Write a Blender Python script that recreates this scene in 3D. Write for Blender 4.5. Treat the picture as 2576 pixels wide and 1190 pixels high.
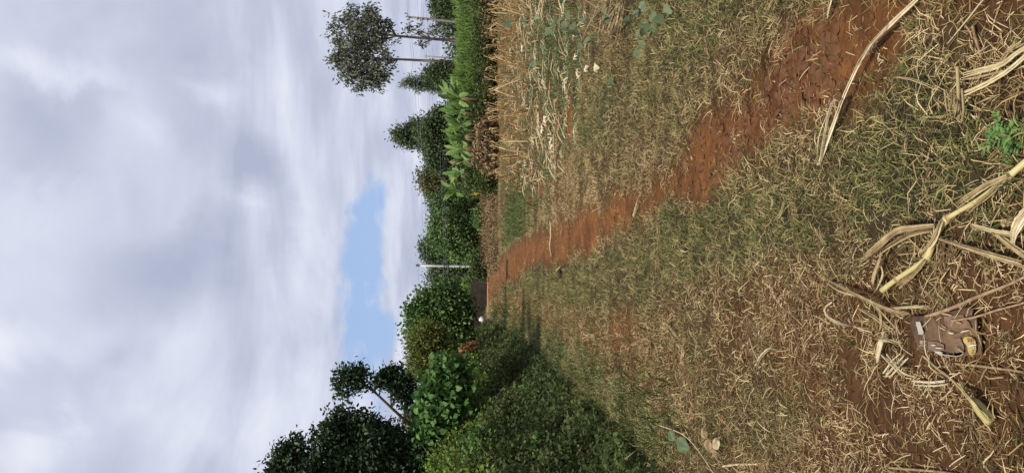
import bpy, math, random
import numpy as np
from mathutils import Vector, noise as mnoise

for o in list(bpy.data.objects):
    bpy.data.objects.remove(o, do_unlink=True)
S = bpy.context.scene
COL = S.collection
R = math.radians
rng = np.random.default_rng(7)
random.seed(7)

# ------------------------------------------------------------------ camera
# the phone was held sideways: the picture lies on its side (sky at the left)
FPX, CX, CY = 1910.0, 1288.0, 595.0          # focal length and centre of a 2576 x 1190 picture
PITCH = math.atan((1288 - 1180) / FPX)
EYE = 1.55
cp, sp = math.cos(PITCH), math.sin(PITCH)
FWD, UPV, RGT = np.array([0, cp, -sp]), np.array([0, sp, cp]), np.array([1.0, 0, 0])
cam_d = bpy.data.cameras.new('camera')
cam = bpy.data.objects.new('camera', cam_d)
COL.objects.link(cam)
from mathutils import Matrix
m = Matrix.Identity(4)
for r in range(3):
    m[r][0], m[r][1], m[r][2] = -UPV[r], RGT[r], -FWD[r]
m[0][3], m[1][3], m[2][3] = 0, 0, EYE
cam.matrix_world = m
cam_d.sensor_fit = 'HORIZONTAL'
cam_d.angle = 2 * math.atan(CX / FPX)
cam_d.clip_start, cam_d.clip_end = 0.05, 3000
S.camera = cam

# ------------------------------------------------------------------ helpers: picture <-> place
def ray(px, py):
    u = 1190 - py
    d = FWD + RGT * ((u - CY) / FPX) - UPV * ((px - CX) / FPX)
    return d
def P(px, py, Y):
    d = ray(px, py)
    return np.array([0, 0, EYE]) + d * (Y / d[1])
def G(px, py, z=0.0):
    d = ray(px, py)
    t = (z - EYE) / d[2]
    return np.array([0, 0, EYE]) + d * t
def proj(x, y, z=0.0):
    x, y = np.asarray(x, float), np.asarray(y, float)
    dep = y * cp - (z - EYE) * sp
    dep = np.where(dep < 0.3, 0.3, dep)
    up = y * sp + (z - EYE) * cp
    return CX - FPX * up / dep, 1190 - (CY + FPX * x / dep), dep

# ------------------------------------------------------------------ world: sky with cloud layer
SUN_EL, SUN_AZ = R(61), R(-146)       # azimuth from +Y towards +X: behind the camera, to its left
sun_dir = Vector((math.sin(SUN_AZ) * math.cos(SUN_EL), math.cos(SUN_AZ) * math.cos(SUN_EL), math.sin(SUN_EL)))
W = bpy.data.worlds.new('World')
S.world = W
W.use_nodes = True
wn, wl = W.node_tree.nodes, W.node_tree.links
wn.clear()
def wnode(t, **kw):
    n = wn.new(t)
    for k, v in kw.items():
        if k.startswith('i'):
            n.inputs[int(k[1:])].default_value = v
        else:
            setattr(n, k, v)
    return n
def wmath(op, a, b=None, clamp=False):
    n = wn.new('ShaderNodeMath'); n.operation = op; n.use_clamp = clamp
    for i, v in enumerate((a, b)):
        if v is None: continue
        if isinstance(v, (int, float)): n.inputs[i].default_value = v
        else: wl.new(v, n.inputs[i])
    return n.outputs[0]
def wvec(op, a, b=None):
    n = wn.new('ShaderNodeVectorMath'); n.operation = op
    for i, v in enumerate((a, b)):
        if v is None: continue
        if isinstance(v, (tuple, list)): n.inputs[i].default_value = v
        else: wl.new(v, n.inputs[i])
    return n.outputs['Value'] if op in ('LENGTH', 'DOT_PRODUCT') else n.outputs[0]
def wnoise(vec, scale, detail=5, rough=0.55, dist=0.0):
    n = wn.new('ShaderNodeTexNoise')
    n.inputs['Scale'].default_value = scale; n.inputs['Detail'].default_value = detail
    n.inputs['Roughness'].default_value = rough; n.inputs['Distortion'].default_value = dist
    wl.new(vec, n.inputs['Vector'])
    return n
def wramp(v, a, b, c=0.0, d=1.0, smooth=True):
    n = wn.new('ShaderNodeMapRange')
    n.interpolation_type = 'SMOOTHSTEP' if smooth else 'LINEAR'
    wl.new(v, n.inputs[0])
    for i, q in enumerate((a, b, c, d)): n.inputs[1 + i].default_value = q
    return n.outputs[0]
tc = wn.new('ShaderNodeTexCoord')
D = tc.outputs['Generated']
sep = wn.new('ShaderNodeSeparateXYZ'); wl.new(D, sep.inputs[0])
dx, dy, dz = sep.outputs
den = wmath('ADD', wmath('MAXIMUM', dz, 0.0), 0.10)
comb = wn.new('ShaderNodeCombineXYZ')
wl.new(wmath('DIVIDE', dx, den), comb.inputs[0]); wl.new(wmath('DIVIDE', dy, den), comb.inputs[1])
plane = comb.outputs[0]                                  # the cloud layer, flat overhead
n1 = wnoise(plane, 0.95, 6, 0.52, 0.5)
n2 = wnoise(plane, 3.0, 4, 0.5, 0.3)
n3 = wnoise(D, 7.0, 5, 0.55, 0.6)
comb2 = wn.new('ShaderNodeCombineXYZ'); wl.new(dx, comb2.inputs[0]); wl.new(dz, comb2.inputs[1])
warp = wvec('MULTIPLY', wvec('SUBTRACT', n3.outputs['Color'], (0.5, 0.5, 0.5)), (0.16, 0.10, 0.0))
ST = wvec('ADD', comb2.outputs[0], warp)
front = wramp(dy, 0.2, 0.6)
def blob(px, py, rpx, rpy, amp):
    d = ray(px, py); d = d / np.linalg.norm(d)
    rs, rt = rpy / FPX, rpx / FPX
    v = wvec('MULTIPLY', wvec('SUBTRACT', ST, (float(d[0]), float(d[2]), 0.0)), (1 / rs, 1 / rt, 0.0))
    return wmath('MULTIPLY', wramp(wvec('LENGTH', v), 1.0, 0.0), amp)
acc = None
for b in [(650, 420, 110, 110, -.42), (430, 720, 210, 170, -.34), (90, 360, 150, 170, -.32), (720, 500, 80, 220, -.22),
          (300, 950, 130, 120, -.18), (530, 640, 150, 160, -.22), (230, 620, 130, 150, -.08), (480, 360, 90, 90, -.12),
          (525, 220, 100, 85, .24), (170, 190, 150, 60, .26), (90, 1140, 120, 80, .34), (15, 890, 110, 90, .30),
          (640, 530, 70, 60, .09), (760, 800, 120, 230, .14), (650, 1080, 130, 160, .20), (640, 200, 90, 110, .12),
          (330, 340, 80, 70, .12), (800, 480, 60, 240, .12), (900, 250, 110, 320, .10), (1030, 600, 70, 420, .13)]:
    v = blob(*b)
    acc = v if acc is None else wmath('ADD', acc, v)
acc = wmath('MULTIPLY', acc, front)
bright = wmath('ADD', wmath('ADD', wramp(n1.outputs['Fac'], 0.30, 0.74, 0.02, 0.82, False),
               wmath('MULTIPLY', wmath('SUBTRACT', n2.outputs['Fac'], 0.5), 0.34)), acc)
cr = wn.new('ShaderNodeValToRGB'); wl.new(bright, cr.inputs[0])
e = cr.color_ramp.elements
e[0].position, e[0].color = 0.0, (0.44, 0.485, 0.64, 1)
e[1].position, e[1].color = 1.0, (0.96, 0.97, 1.0, 1)
for pos, c in ((0.28, (0.545, 0.59, 0.735, 1)), (0.52, (0.69, 0.73, 0.86, 1)), (0.76, (0.83, 0.86, 0.95, 1))):
    q = e.new(pos); q.color = c
# gaps that let the blue through: one low over the field, thin ones elsewhere in the layer
gap = None
for b in [(918, 640, 74, 250, 1.6), (925, 800, 74, 220, 1.6), (905, 900, 78, 170, 1.3), (930, 1000, 90, 160, .55), (915, 520, 60, 100, 1.5)]:
    v = blob(*b)
    gap = v if gap is None else wmath('MAXIMUM', gap, v)
gap = wmath('MULTIPLY', gap, front)
thin = wramp(n1.outputs['Fac'], 0.24, 0.10, 0.0, 0.7)
wisp = wmath('ADD', wmath('MULTIPLY', wmath('SUBTRACT', n2.outputs['Fac'], 0.5), 1.3), wmath('MULTIPLY', wmath('SUBTRACT', n1.outputs['Fac'], 0.5), -1.2))
gapf = wmath('MAXIMUM', wramp(wmath('ADD', gap, wmath('MULTIPLY', wisp, wramp(gap, 0.0, 0.5))), 0.12, 1.15), thin)
sky = wn.new('ShaderNodeTexSky'); sky.sky_type = 'NISHITA'; sky.sun_disc = False
sky.sun_elevation = SUN_EL; sky.sun_rotation = SUN_AZ
sky.air_density = 1.0; sky.dust_density = 1.0
SKY_K = 0.1
sc_ = wn.new('ShaderNodeVectorMath'); sc_.operation = 'SCALE'; sc_.inputs['Scale'].default_value = 1 / SKY_K
wl.new(cr.outputs[0], sc_.inputs[0])
skyb = wn.new('ShaderNodeMix'); skyb.data_type = 'RGBA'; skyb.inputs[0].default_value = 0.8   # thin high veil over the blue
wl.new(sky.outputs[0], skyb.inputs[6]); skyb.inputs[7].default_value = (3.9, 5.5, 8.8, 1)
mx = wn.new('ShaderNodeMix'); mx.data_type = 'RGBA'
wl.new(gapf, mx.inputs[0]); wl.new(sc_.outputs[0], mx.inputs[6]); wl.new(skyb.outputs[2], mx.inputs[7])
bg = wn.new('ShaderNodeBackground'); bg.inputs[1].default_value = SKY_K
wl.new(mx.outputs[2], bg.inputs[0])
wo = wn.new('ShaderNodeOutputWorld'); wl.new(bg.outputs[0], wo.inputs[0])

sd = bpy.data.lights.new('sun', 'SUN'); sd.energy = 4.9; sd.angle = R(4.5); sd.color = (1.0, 0.93, 0.82)
sun = bpy.data.objects.new('sun', sd); COL.objects.link(sun)
sun.rotation_euler = (-sun_dir).to_track_quat('-Z', 'Y').to_euler()
sun.location = (-20, -10, 30)
vs = S.view_settings
vs.view_transform, vs.look, vs.gamma, vs.use_curve_mapping = 'Standard', 'None', 1.0, False
vs.exposure = 0.0

# ------------------------------------------------------------------ materials
def new_mat(name):
    mt = bpy.data.materials.new(name); mt.use_nodes = True
    nt = mt.node_tree; nt.nodes.clear()
    return mt, nt
def mat_plant(name, cols, rough=0.55, trans=0.25, attr='tint', spec=0.3, noise_amt=0.25, scale=9.0, coord='Object'):
    """colour picked along a ramp by each leaf's own tint (attr) or by the instance's random number"""
    mt, nt = new_mat(name); N, L = nt.nodes, nt.links
    if attr == 'random':
        src = N.new('ShaderNodeObjectInfo').outputs['Random']
    else:
        a = N.new('ShaderNodeAttribute'); a.attribute_name = attr; src = a.outputs['Fac']
    tcn = N.new('ShaderNodeTexCoord')
    nz = N.new('ShaderNodeTexNoise'); nz.inputs['Scale'].default_value = scale; nz.inputs['Detail'].default_value = 3
    L.new(tcn.outputs[coord], nz.inputs['Vector'])
    mm = N.new('ShaderNodeMath'); mm.operation = 'MULTIPLY_ADD'; L.new(nz.outputs['Fac'], mm.inputs[0])
    mm.inputs[1].default_value = noise_amt; L.new(src, mm.inputs[2])
    sb = N.new('ShaderNodeMath'); sb.operation = 'SUBTRACT'; L.new(mm.outputs[0], sb.inputs[0]); sb.inputs[1].default_value = noise_amt / 2
    cr = N.new('ShaderNodeValToRGB'); L.new(sb.outputs[0], cr.inputs[0])
    el = cr.color_ramp.elements
    n = len(cols)
    el[0].position, el[0].color = 0, (*cols[0], 1)
    el[1].position, el[1].color = 1, (*cols[-1], 1)
    for i in range(1, n - 1):
        q = el.new(i / (n - 1)); q.color = (*cols[i], 1)
    pb = N.new('ShaderNodeBsdfPrincipled'); pb.inputs['Roughness'].default_value = rough
    pb.inputs['Specular IOR Level'].default_value = spec
    L.new(cr.outputs[0], pb.inputs['Base Color'])
    out = N.new('ShaderNodeOutputMaterial')
    if trans > 0:
        tr = N.new('ShaderNodeBsdfTranslucent'); L.new(cr.outputs[0], tr.inputs['Color'])
        ms = N.new('ShaderNodeMixShader'); ms.inputs[0].default_value = trans
        L.new(pb.outputs[0], ms.inputs[1]); L.new(tr.outputs[0], ms.inputs[2]); L.new(ms.outputs[0], out.inputs[0])
    else:
        L.new(pb.outputs[0], out.inputs[0])
    return mt
def mat_solid(name, c1, c2, scale=20, rough=0.8, bump=0.3, detail=5, bscale=None, stretch=None):
    mt, nt = new_mat(name); N, L = nt.nodes, nt.links
    tcn = N.new('ShaderNodeTexCoord'); vec = tcn.outputs['Object']
    if stretch:
        mp = N.new('ShaderNodeMapping'); mp.inputs['Scale'].default_value = stretch; L.new(vec, mp.inputs[0]); vec = mp.outputs[0]
    nz = N.new('ShaderNodeTexNoise'); nz.inputs['Scale'].default_value = scale; nz.inputs['Detail'].default_value = detail
    L.new(vec, nz.inputs['Vector'])
    cr = N.new('ShaderNodeValToRGB'); L.new(nz.outputs['Fac'], cr.inputs[0])
    cr.color_ramp.elements[0].position, cr.color_ramp.elements[0].color = 0.32, (*c1, 1)
    cr.color_ramp.elements[1].position, cr.color_ramp.elements[1].color = 0.68, (*c2, 1)
    pb = N.new('ShaderNodeBsdfPrincipled'); pb.inputs['Roughness'].default_value = rough
    pb.inputs['Specular IOR Level'].default_value = 0.25
    L.new(cr.outputs[0], pb.inputs['Base Color'])
    if bump:
        bn = N.new('ShaderNodeTexNoise'); bn.inputs['Scale'].default_value = bscale or scale * 2; bn.inputs['Detail'].default_value = 4
        L.new(vec, bn.inputs['Vector'])
        bp = N.new('ShaderNodeBump'); bp.inputs['Strength'].default_value = bump; bp.inputs['Distance'].default_value = 0.02
        L.new(bn.outputs['Fac'], bp.inputs['Height']); L.new(bp.outputs[0], pb.inputs['Normal'])
    out = N.new('ShaderNodeOutputMaterial'); L.new(pb.outputs[0], out.inputs[0])
    return mt

M = {}
STRAW = [(.070, .040, .018), (.13, .080, .036), (.22, .142, .066), (.35, .245, .125), (.62, .49, .30)]
M['dry_blade'] = mat_plant('dry_blade', [(.085, .051, .022), (.20, .132, .054), (.34, .235, .098), (.48, .355, .165), (.68, .53, .29)], .7, .2, 'random', .15)
M['green_blade'] = mat_plant('green_blade', [(.042, .054, .012), (.085, .100, .024), (.145, .155, .044), (.25, .23, .085), (.46, .36, .16)], .6, .25, 'random', .2)
M['straw'] = mat_plant('straw', STRAW, .65, .1, 'random', .2)
M['mat_straw'] = mat_plant('mat_straw', [(.050, .028, .012), (.10, .062, .027), (.17, .112, .052), (.27, .19, .095)], .8, .1, 'random', .1)
M['brush'] = mat_plant('brush', [(.07, .042, .022), (.13, .085, .045), (.20, .14, .075), (.27, .20, .11)], .8, .1, 'random', .1)
M['lush_blade'] = mat_plant('lush_blade', [(.045, .10, .040), (.07, .15, .06), (.12, .20, .08)], .55, .3, 'random', .25)
M['weed'] = mat_plant('weed', [(.06, .095, .03), (.10, .145, .05), (.17, .21, .08)], .5, .25, 'random', .3)
M['maize'] = mat_plant('maize', [(.11, .065, .028), (.28, .205, .098), (.44, .355, .185), (.64, .55, .33)], .6, .15, 'tint', .25, .85, 20)
M['maize_pale'] = mat_plant('maize_pale', [(.19, .125, .060), (.42, .33, .18), (.57, .48, .31), (.70, .62, .45)], .65, .15, 'tint', .2, .85, 20)
M['maize_stub'] = mat_plant('maize_stub', [(.20, .115, .042), (.36, .23, .09), (.56, .43, .23)], .6, .1, 'random', .25, .5, 6)
M['stem_green'] = mat_plant('stem_green', [(.26, .22, .08), (.42, .35, .15), (.52, .46, .22)], .5, 0, 'tint', .3, .6, 14)
M['stick'] = mat_solid('stick', (.17, .10, .05), (.34, .23, .13), 40, .8, .4)
M['bark'] = mat_solid('bark', (.055, .038, .027), (.14, .10, .072), 7, .9, .6, stretch=(1, 1, .25))
M['bark_pale'] = mat_solid('bark_pale', (.10, .072, .055), (.22, .17, .13), 5, .9, .5, stretch=(1, 1, .2))
M['clod'] = mat_solid('clod', (.072, .030, .012), (.150, .066, .028), 18, .95, .5)
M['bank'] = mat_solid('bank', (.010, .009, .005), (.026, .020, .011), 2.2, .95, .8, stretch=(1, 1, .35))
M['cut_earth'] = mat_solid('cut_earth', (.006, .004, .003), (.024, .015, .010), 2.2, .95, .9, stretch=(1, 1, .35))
M['road'] = mat_solid('road', (.22, .10, .045), (.31, .16, .075), .8, .95, .2)
M['concrete'] = mat_solid('concrete', (.42, .43, .40), (.58, .58, .55), 3, .8, .15)
M['pole_dark'] = mat_solid('pole_dark', (.16, .14, .12), (.26, .24, .21), 3, .85, .2)
M['metal'] = mat_solid('metal', (.12, .12, .12), (.2, .2, .2), 6, .5, 0)
M['wire'] = mat_solid('wire', (.16, .165, .18), (.24, .245, .26), 3, .6, 0)
M['white_cloth'] = mat_solid('white_cloth', (.60, .55, .54), (.78, .74, .72), 9, .8, .2)
M['blue_cloth'] = mat_solid('blue_cloth', (.16, .20, .27), (.24, .28, .34), 9, .8, .2)
M['red_cloth'] = mat_solid('red_cloth', (.40, .08, .06), (.5, .12, .10), 9, .8, .2)
def leafmat(name, dark, mid, light, trans=.3, rough=.6, spec=.18):
    g = {'leaf_bush': 1.35, 'leaf_mango': 1.3, 'leaf_far': 1.15, 'leaf_heart': 1.15, 'leaf_olive': 1.1, 'leaf_creeper': 1.1, 'leaf_banana': 1.2}.get(name, 1)
    dark, mid, light = [tuple(c * g for c in q) for q in (dark, mid, light)]
    M[name] = mat_plant(name, [dark, mid, light], rough, trans, 'tint', spec, .2, .9)
leafmat('leaf_dark', (.018, .040, .016), (.032, .062, .022), (.060, .105, .032), .22, .5, .3)
leafmat('leaf_bush', (.038, .075, .022), (.075, .135, .038), (.15, .22, .07))
leafmat('leaf_heart', (.045, .10, .026), (.085, .17, .045), (.16, .26, .075))
leafmat('leaf_olive', (.085, .11, .024), (.145, .17, .04), (.23, .24, .075))
leafmat('leaf_creeper', (.06, .115, .018), (.125, .20, .034), (.26, .33, .075))
leafmat('leaf_shade', (.034, .050, .013), (.070, .095, .026), (.15, .18, .055))  # darker counterpart of the creeper green, shade put into the leaf colour
leafmat('leaf_mango', (.038, .072, .024), (.075, .13, .042), (.17, .24, .08))
leafmat('leaf_far', (.045, .070, .032), (.075, .108, .046), (.125, .16, .065))
leafmat('leaf_brownish', (.085, .088, .036), (.13, .128, .05), (.19, .175, .075))
leafmat('leaf_gum', (.075, .088, .055), (.135, .148, .095), (.22, .23, .16), .3)
leafmat('leaf_banana', (.085, .16, .040), (.15, .25, .065), (.28, .37, .14), .35, .4)
leafmat('leaf_grassy', (.085, .145, .032), (.14, .225, .052), (.23, .31, .09), .4)
leafmat('leaf_dead', (.13, .080, .038), (.24, .165, .085), (.40, .31, .18), .2, .7)
leafmat('leaf_orange', (.18, .075, .028), (.30, .135, .05), (.40, .22, .10), .15, .7)
leafmat('leaf_vine', (.075, .110, .050), (.120, .160, .080), (.20, .24, .14), .25, .5)
leafmat('leaf_yellow', (.50, .36, .02), (.62, .46, .03), (.70, .55, .08), .15, .5)

# ------------------------------------------------------------------ mesh builders
def mesh_np(name, verts, faces, mat=None, tint=None, smooth=False):
    verts = np.asarray(verts, np.float32).reshape(-1, 3)
    me = bpy.data.meshes.new(name)
    fl = [np.asarray(f, np.int32) for f in (faces if isinstance(faces, list) else [faces]) if len(f)]
    me.vertices.add(len(verts)); me.vertices.foreach_set('co', verts.ravel())
    idx = np.concatenate([f.ravel() for f in fl]) if fl else np.zeros(0, np.int32)
    cnt = np.concatenate([np.full(len(f), f.shape[1], np.int32) for f in fl]) if fl else np.zeros(0, np.int32)
    if len(idx):
        me.loops.add(len(idx)); me.loops.foreach_set('vertex_index', idx)
        me.polygons.add(len(cnt))
        st = np.concatenate([[0], np.cumsum(cnt)[:-1]]).astype(np.int32)
        me.polygons.foreach_set('loop_start', st)
        if smooth: me.polygons.foreach_set('use_smooth', np.ones(len(cnt), bool))
    if tint is not None:
        a = me.attributes.new('tint', 'FLOAT', 'POINT'); a.data.foreach_set('value', np.asarray(tint, np.float32))
    me.update(calc_edges=True)
    if mat is not None: me.materials.append(M[mat] if isinstance(mat, str) else mat)
    return me
def put(name, me, parent=None, loc=None, label=None, cat=None, group=None, kind=None):
    o = bpy.data.objects.new(name, me); COL.objects.link(o)
    if parent is not None: o.parent = parent
    if loc is not None: o.location = [float(v) for v in loc]
    tag(o, label, cat, group, kind)
    return o
def tag(o, label=None, cat=None, group=None, kind=None):
    for k, v in (('label', label), ('category', cat), ('group', group), ('kind', kind)):
        if v: o[k] = v
def thing(name, label, cat, loc, group=None):
    return put(name, None, None, loc, label, cat, group)
def copy_tree(o, parent=None):
    c = o.copy(); COL.objects.link(c); c.parent = parent
    for ch in o.children: copy_tree(ch, c)
    return c
class Bag:
    """collects pieces (verts, faces, tint) and makes ONE mesh of them"""
    def __init__(s): s.v, s.q, s.t, s.w, s.n = [], [], [], [], 0
    def add(s, v, q=(), t=(), tint=0.5):
        v = np.asarray(v, float).reshape(-1, 3)
        if len(q): s.q.append(np.asarray(q, int) + s.n)
        if len(t): s.t.append(np.asarray(t, int) + s.n)
        s.w.append(np.broadcast_to(np.asarray(tint, float), (len(v),)).copy()); s.v.append(v); s.n += len(v)
        return s
    def mesh(s, name, mat, base=(0, 0, 0), smooth=False):
        fs = []
        if s.q: fs.append(np.concatenate(s.q))
        if s.t: fs.append(np.concatenate(s.t))
        return mesh_np(name, np.concatenate(s.v) - np.asarray(base, float), fs, mat, np.concatenate(s.w), smooth)
def unit(v):
    v = np.asarray(v, float)
    return v / np.maximum(np.linalg.norm(v, axis=-1, keepdims=True), 1e-9)
def tube(pts, rad, sides=6, cap=True):
    pts = np.asarray(pts, float); n = len(pts)
    rad = np.broadcast_to(np.asarray(rad, float), (n,))
    tan = unit(np.gradient(pts, axis=0))
    ref = np.array([0, 0, 1.0]) if abs(tan[0][2]) < .9 else np.array([1.0, 0, 0])
    vs_ = []
    for i in range(n):
        a = unit(np.cross(tan[i], ref)); b = np.cross(a, tan[i]); ref = b if abs(np.dot(b, tan[i])) < .5 else ref
        th = np.linspace(0, 2 * math.pi, sides, endpoint=False)
        vs_.append(pts[i] + rad[i] * (np.cos(th)[:, None] * a + np.sin(th)[:, None] * b))
    v = np.concatenate(vs_)
    q = []
    for i in range(n - 1):
        for k in range(sides):
            k2 = (k + 1) % sides
            q.append((i * sides + k, i * sides + k2, (i + 1) * sides + k2, (i + 1) * sides + k))
    t = []
    if cap:
        v = np.concatenate([v, pts[:1], pts[-1:]])
        for k in range(sides):
            k2 = (k + 1) % sides
            t.append((n * sides, k2, k)); t.append((n * sides + 1, (n - 1) * sides + k, (n - 1) * sides + k2))
    return v, q, t
def smooth_path(pts, n):
    pts = np.asarray(pts, float)
    if len(pts) == 2: return pts[0] + (pts[1] - pts[0]) * np.linspace(0, 1, n)[:, None]
    d = np.concatenate([[0], np.cumsum(np.linalg.norm(np.diff(pts, axis=0), axis=1))])
    out = []
    for t in np.linspace(0, d[-1], n):
        i = min(max(np.searchsorted(d, t) - 1, 0), len(pts) - 2)
        u = (t - d[i]) / max(d[i + 1] - d[i], 1e-9)
        p0, p1, p2, p3 = pts[max(i - 1, 0)], pts[i], pts[i + 1], pts[min(i + 2, len(pts) - 1)]
        out.append(.5 * (2 * p1 + (p2 - p0) * u + (2 * p0 - 5 * p1 + 4 * p2 - p3) * u * u + (3 * p1 - p0 - 3 * p2 + p3) * u ** 3))
    return np.array(out)

# leaf templates: (verts, tris) - along +x, normal +z, folded along the midrib
LEAF = {
 'ovate': ([(0, 0, 0), (.30, -.30, .07), (.30, .30, .07), (.68, -.24, .05), (.68, .24, .05), (.45, 0, -.02), (1, 0, -.06)],
           [(0, 1, 5), (0, 5, 2), (1, 3, 5), (2, 5, 4), (3, 6, 5), (4, 5, 6)]),
 'lance': ([(0, 0, 0), (.45, -.13, .04), (.45, .13, .04), (1, 0, -.10)], [(0, 1, 3), (0, 3, 2)]),
 'diamond': ([(0, 0, 0), (.48, -.27, .06), (.48, .27, .06), (1, 0, -.05)], [(0, 1, 3), (0, 3, 2)]),
 'heart': ([(0, 0, 0), (-.12, -.30, .05), (-.12, .30, .05), (.28, -.48, .08), (.28, .48, .08), (.65, -.28, .02), (.65, .28, .02), (.4, 0, -.04), (1, 0, -.12)],
           [(0, 1, 7), (1, 3, 7), (3, 5, 7), (5, 8, 7), (0, 7, 2), (2, 7, 4), (4, 7, 6), (6, 7, 8)]),
 'blade': ([(0, -.02, 0), (0, .02, 0), (.5, -.02, .0), (.5, .02, .0), (.8, -.012, -.07), (.8, .012, -.07), (1, 0, -.22)],
           [(0, 2, 1), (1, 2, 3), (2, 4, 3), (3, 4, 5), (4, 6, 5)]),
}
def leaves(bag, pos, direc, nrm, size, kind, tint, wscale=1.0):
    tv, tf = LEAF[kind]; tv = np.array(tv, float); tf = np.array(tf, int)
    tv = tv * np.array([1, wscale, 1])
    pos = np.asarray(pos, float); n = len(pos)
    if n == 0: return
    x = unit(direc); y = unit(np.cross(nrm, x)); z = np.cross(x, y)
    size = np.broadcast_to(np.asarray(size, float), (n,))
    v = pos[:, None, :] + size[:, None, None] * (tv[None, :, 0, None] * x[:, None] + tv[None, :, 1, None] * y[:, None] + tv[None, :, 2, None] * z[:, None])
    k = len(tv)
    f = (tf[None] + (np.arange(n) * k)[:, None, None]).reshape(-1, 3)
    bag.add(v.reshape(-1, 3), t=f, tint=np.repeat(np.broadcast_to(tint, (n,)), k))

def sphere_dirs(n):
    return unit(rng.normal(size=(n, 3)))
def crown(bag, centres, radii, n_twig, per, twig_r, size, kind, droop=.35, inner=.45, wscale=1.0, tbias=0.0, up=.6):
    centres = np.asarray(centres, float); radii = np.asarray(radii, float)
    vol = radii.prod(axis=1) ** .55; pr = vol / vol.sum()
    which = rng.choice(len(centres), n_twig, p=pr)
    d = sphere_dirs(n_twig)
    rr = (inner + (1 - inner) * rng.random(n_twig) ** .7) * (1 + .13 * rng.normal(size=n_twig))
    tw = centres[which] + radii[which] * d * rr[:, None]
    out = unit(d + np.array([0, 0, .25]))
    p = np.repeat(tw, per, axis=0) + rng.normal(size=(n_twig * per, 3)) * twig_r
    od = np.repeat(out, per, axis=0)
    n = len(p)
    dr = unit(od * .7 + rng.normal(size=(n, 3)) * .75 + np.array([0, 0, -droop]))
    nr = unit(od * .5 + rng.normal(size=(n, 3)) * .55 + np.array([0, 0, up]))
    tt = np.clip(np.repeat(rng.normal(.42 + tbias, .16, n_twig), per) + rng.normal(0, .16, n), 0, 1)
    leaves(bag, p, dr, nr, size * rng.uniform(.65, 1.25, n), kind, tt, wscale)
def limbs(bag, path, r0, r1, targets, sides=7):
    """trunk along a path, then a bent limb from it to every clump"""
    path = smooth_path(path, 9)
    bag.add(*tube(path, np.linspace(r0, r1, 9), sides))
    for c in targets:
        c = np.asarray(c, float)
        k = int(np.clip(np.argmin(np.linalg.norm(path - c, axis=1)) - 1, 2, 7))
        a = path[k]; mid = (a + c) / 2 + rng.normal(size=3) * .08 * np.linalg.norm(c - a) + np.array([0, 0, -.06 * np.linalg.norm(c - a)])
        rr = (r0 + (r1 - r0) * k / 8) * .6
        bag.add(*tube(smooth_path([a, mid, c], 6), np.linspace(rr, max(rr * .25, .006), 6), 5))
def tree(name, label, cat, Y, trunk_px, clumps, mat, size, kind, n_twig, per=8, twig_r=None, r0=.15, r1=.05, bark='bark',
         group=None, depth=1.0, base_z=0.0, on_bank=False, **kw):
    """trunk_px: (px, py) from the ground up at depth Y; clumps: (px, py, half-height px, half-width px)"""
    tp = [P(a, b, Y) for a, b in trunk_px]
    tp[0][2] = base_z
    if on_bank: tp[0][0] = min(tp[0][0], float(hedge_edge(Y)) - 1.6); tp[0][2] = float(hedge_z(tp[0][:1], tp[0][1:2])[0]) - .3; tp = [tp[0]] + [p_ for p_ in tp[1:] if p_[2] > tp[0][2] + .35]
    cs, rs = [], []
    for i, (a, b, rh, rw) in enumerate(clumps):
        k = Y / FPX
        dy = rng.uniform(-.5, .5) * rw * k * depth
        cs.append(P(a, b, Y + dy)); rs.append((rw * k, (rw + rh) / 2 * k * depth, rh * k))
    t = thing(name, label, cat, tp[0], group)
    bt = Bag(); limbs(bt, tp, r0, r1, cs)
    put('trunk', bt.mesh('trunk', bark, tp[0], True), t)
    bc = Bag(); crown(bc, cs, rs, n_twig, per, twig_r or size * .9, size, kind, **kw)
    put('crown', bc.mesh('crown', mat, tp[0]), t)
    return t

# ------------------------------------------------------------------ the lie of the land
def sstep(x, a, b):
    t = np.clip((x - a) / (b - a), 0, 1); return t * t * (3 - 2 * t)
def lowfreq(x, y, f, seed):
    r_ = np.random.default_rng(seed); out = 0
    for i in range(7):
        a = r_.uniform(0, 2 * math.pi); k = f * r_.uniform(.6, 1.7); ph = r_.uniform(0, 6.28)
        out = out + np.sin((x * math.cos(a) + y * math.sin(a)) * k + ph)
    return out / 3.2
PX_ = [1226, 1236, 1250, 1270, 1300, 1330, 1360, 1400, 1450, 1500, 1550, 1600, 1650, 1700, 1750, 1800, 1900, 2000, 2100, 2200, 2300, 2420]
PA_ = [698, 686, 674, 644, 612, 594, 574, 554, 534, 514, 490, 464, 436, 396, 350, 280, 150, 30, 0, -30, -60, -120]
PB_ = [774, 756, 736, 722, 710, 682, 672, 672, 660, 642, 616, 584, 558, 528, 500, 470, 420, 380, 310, 210, 100, -20]
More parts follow.
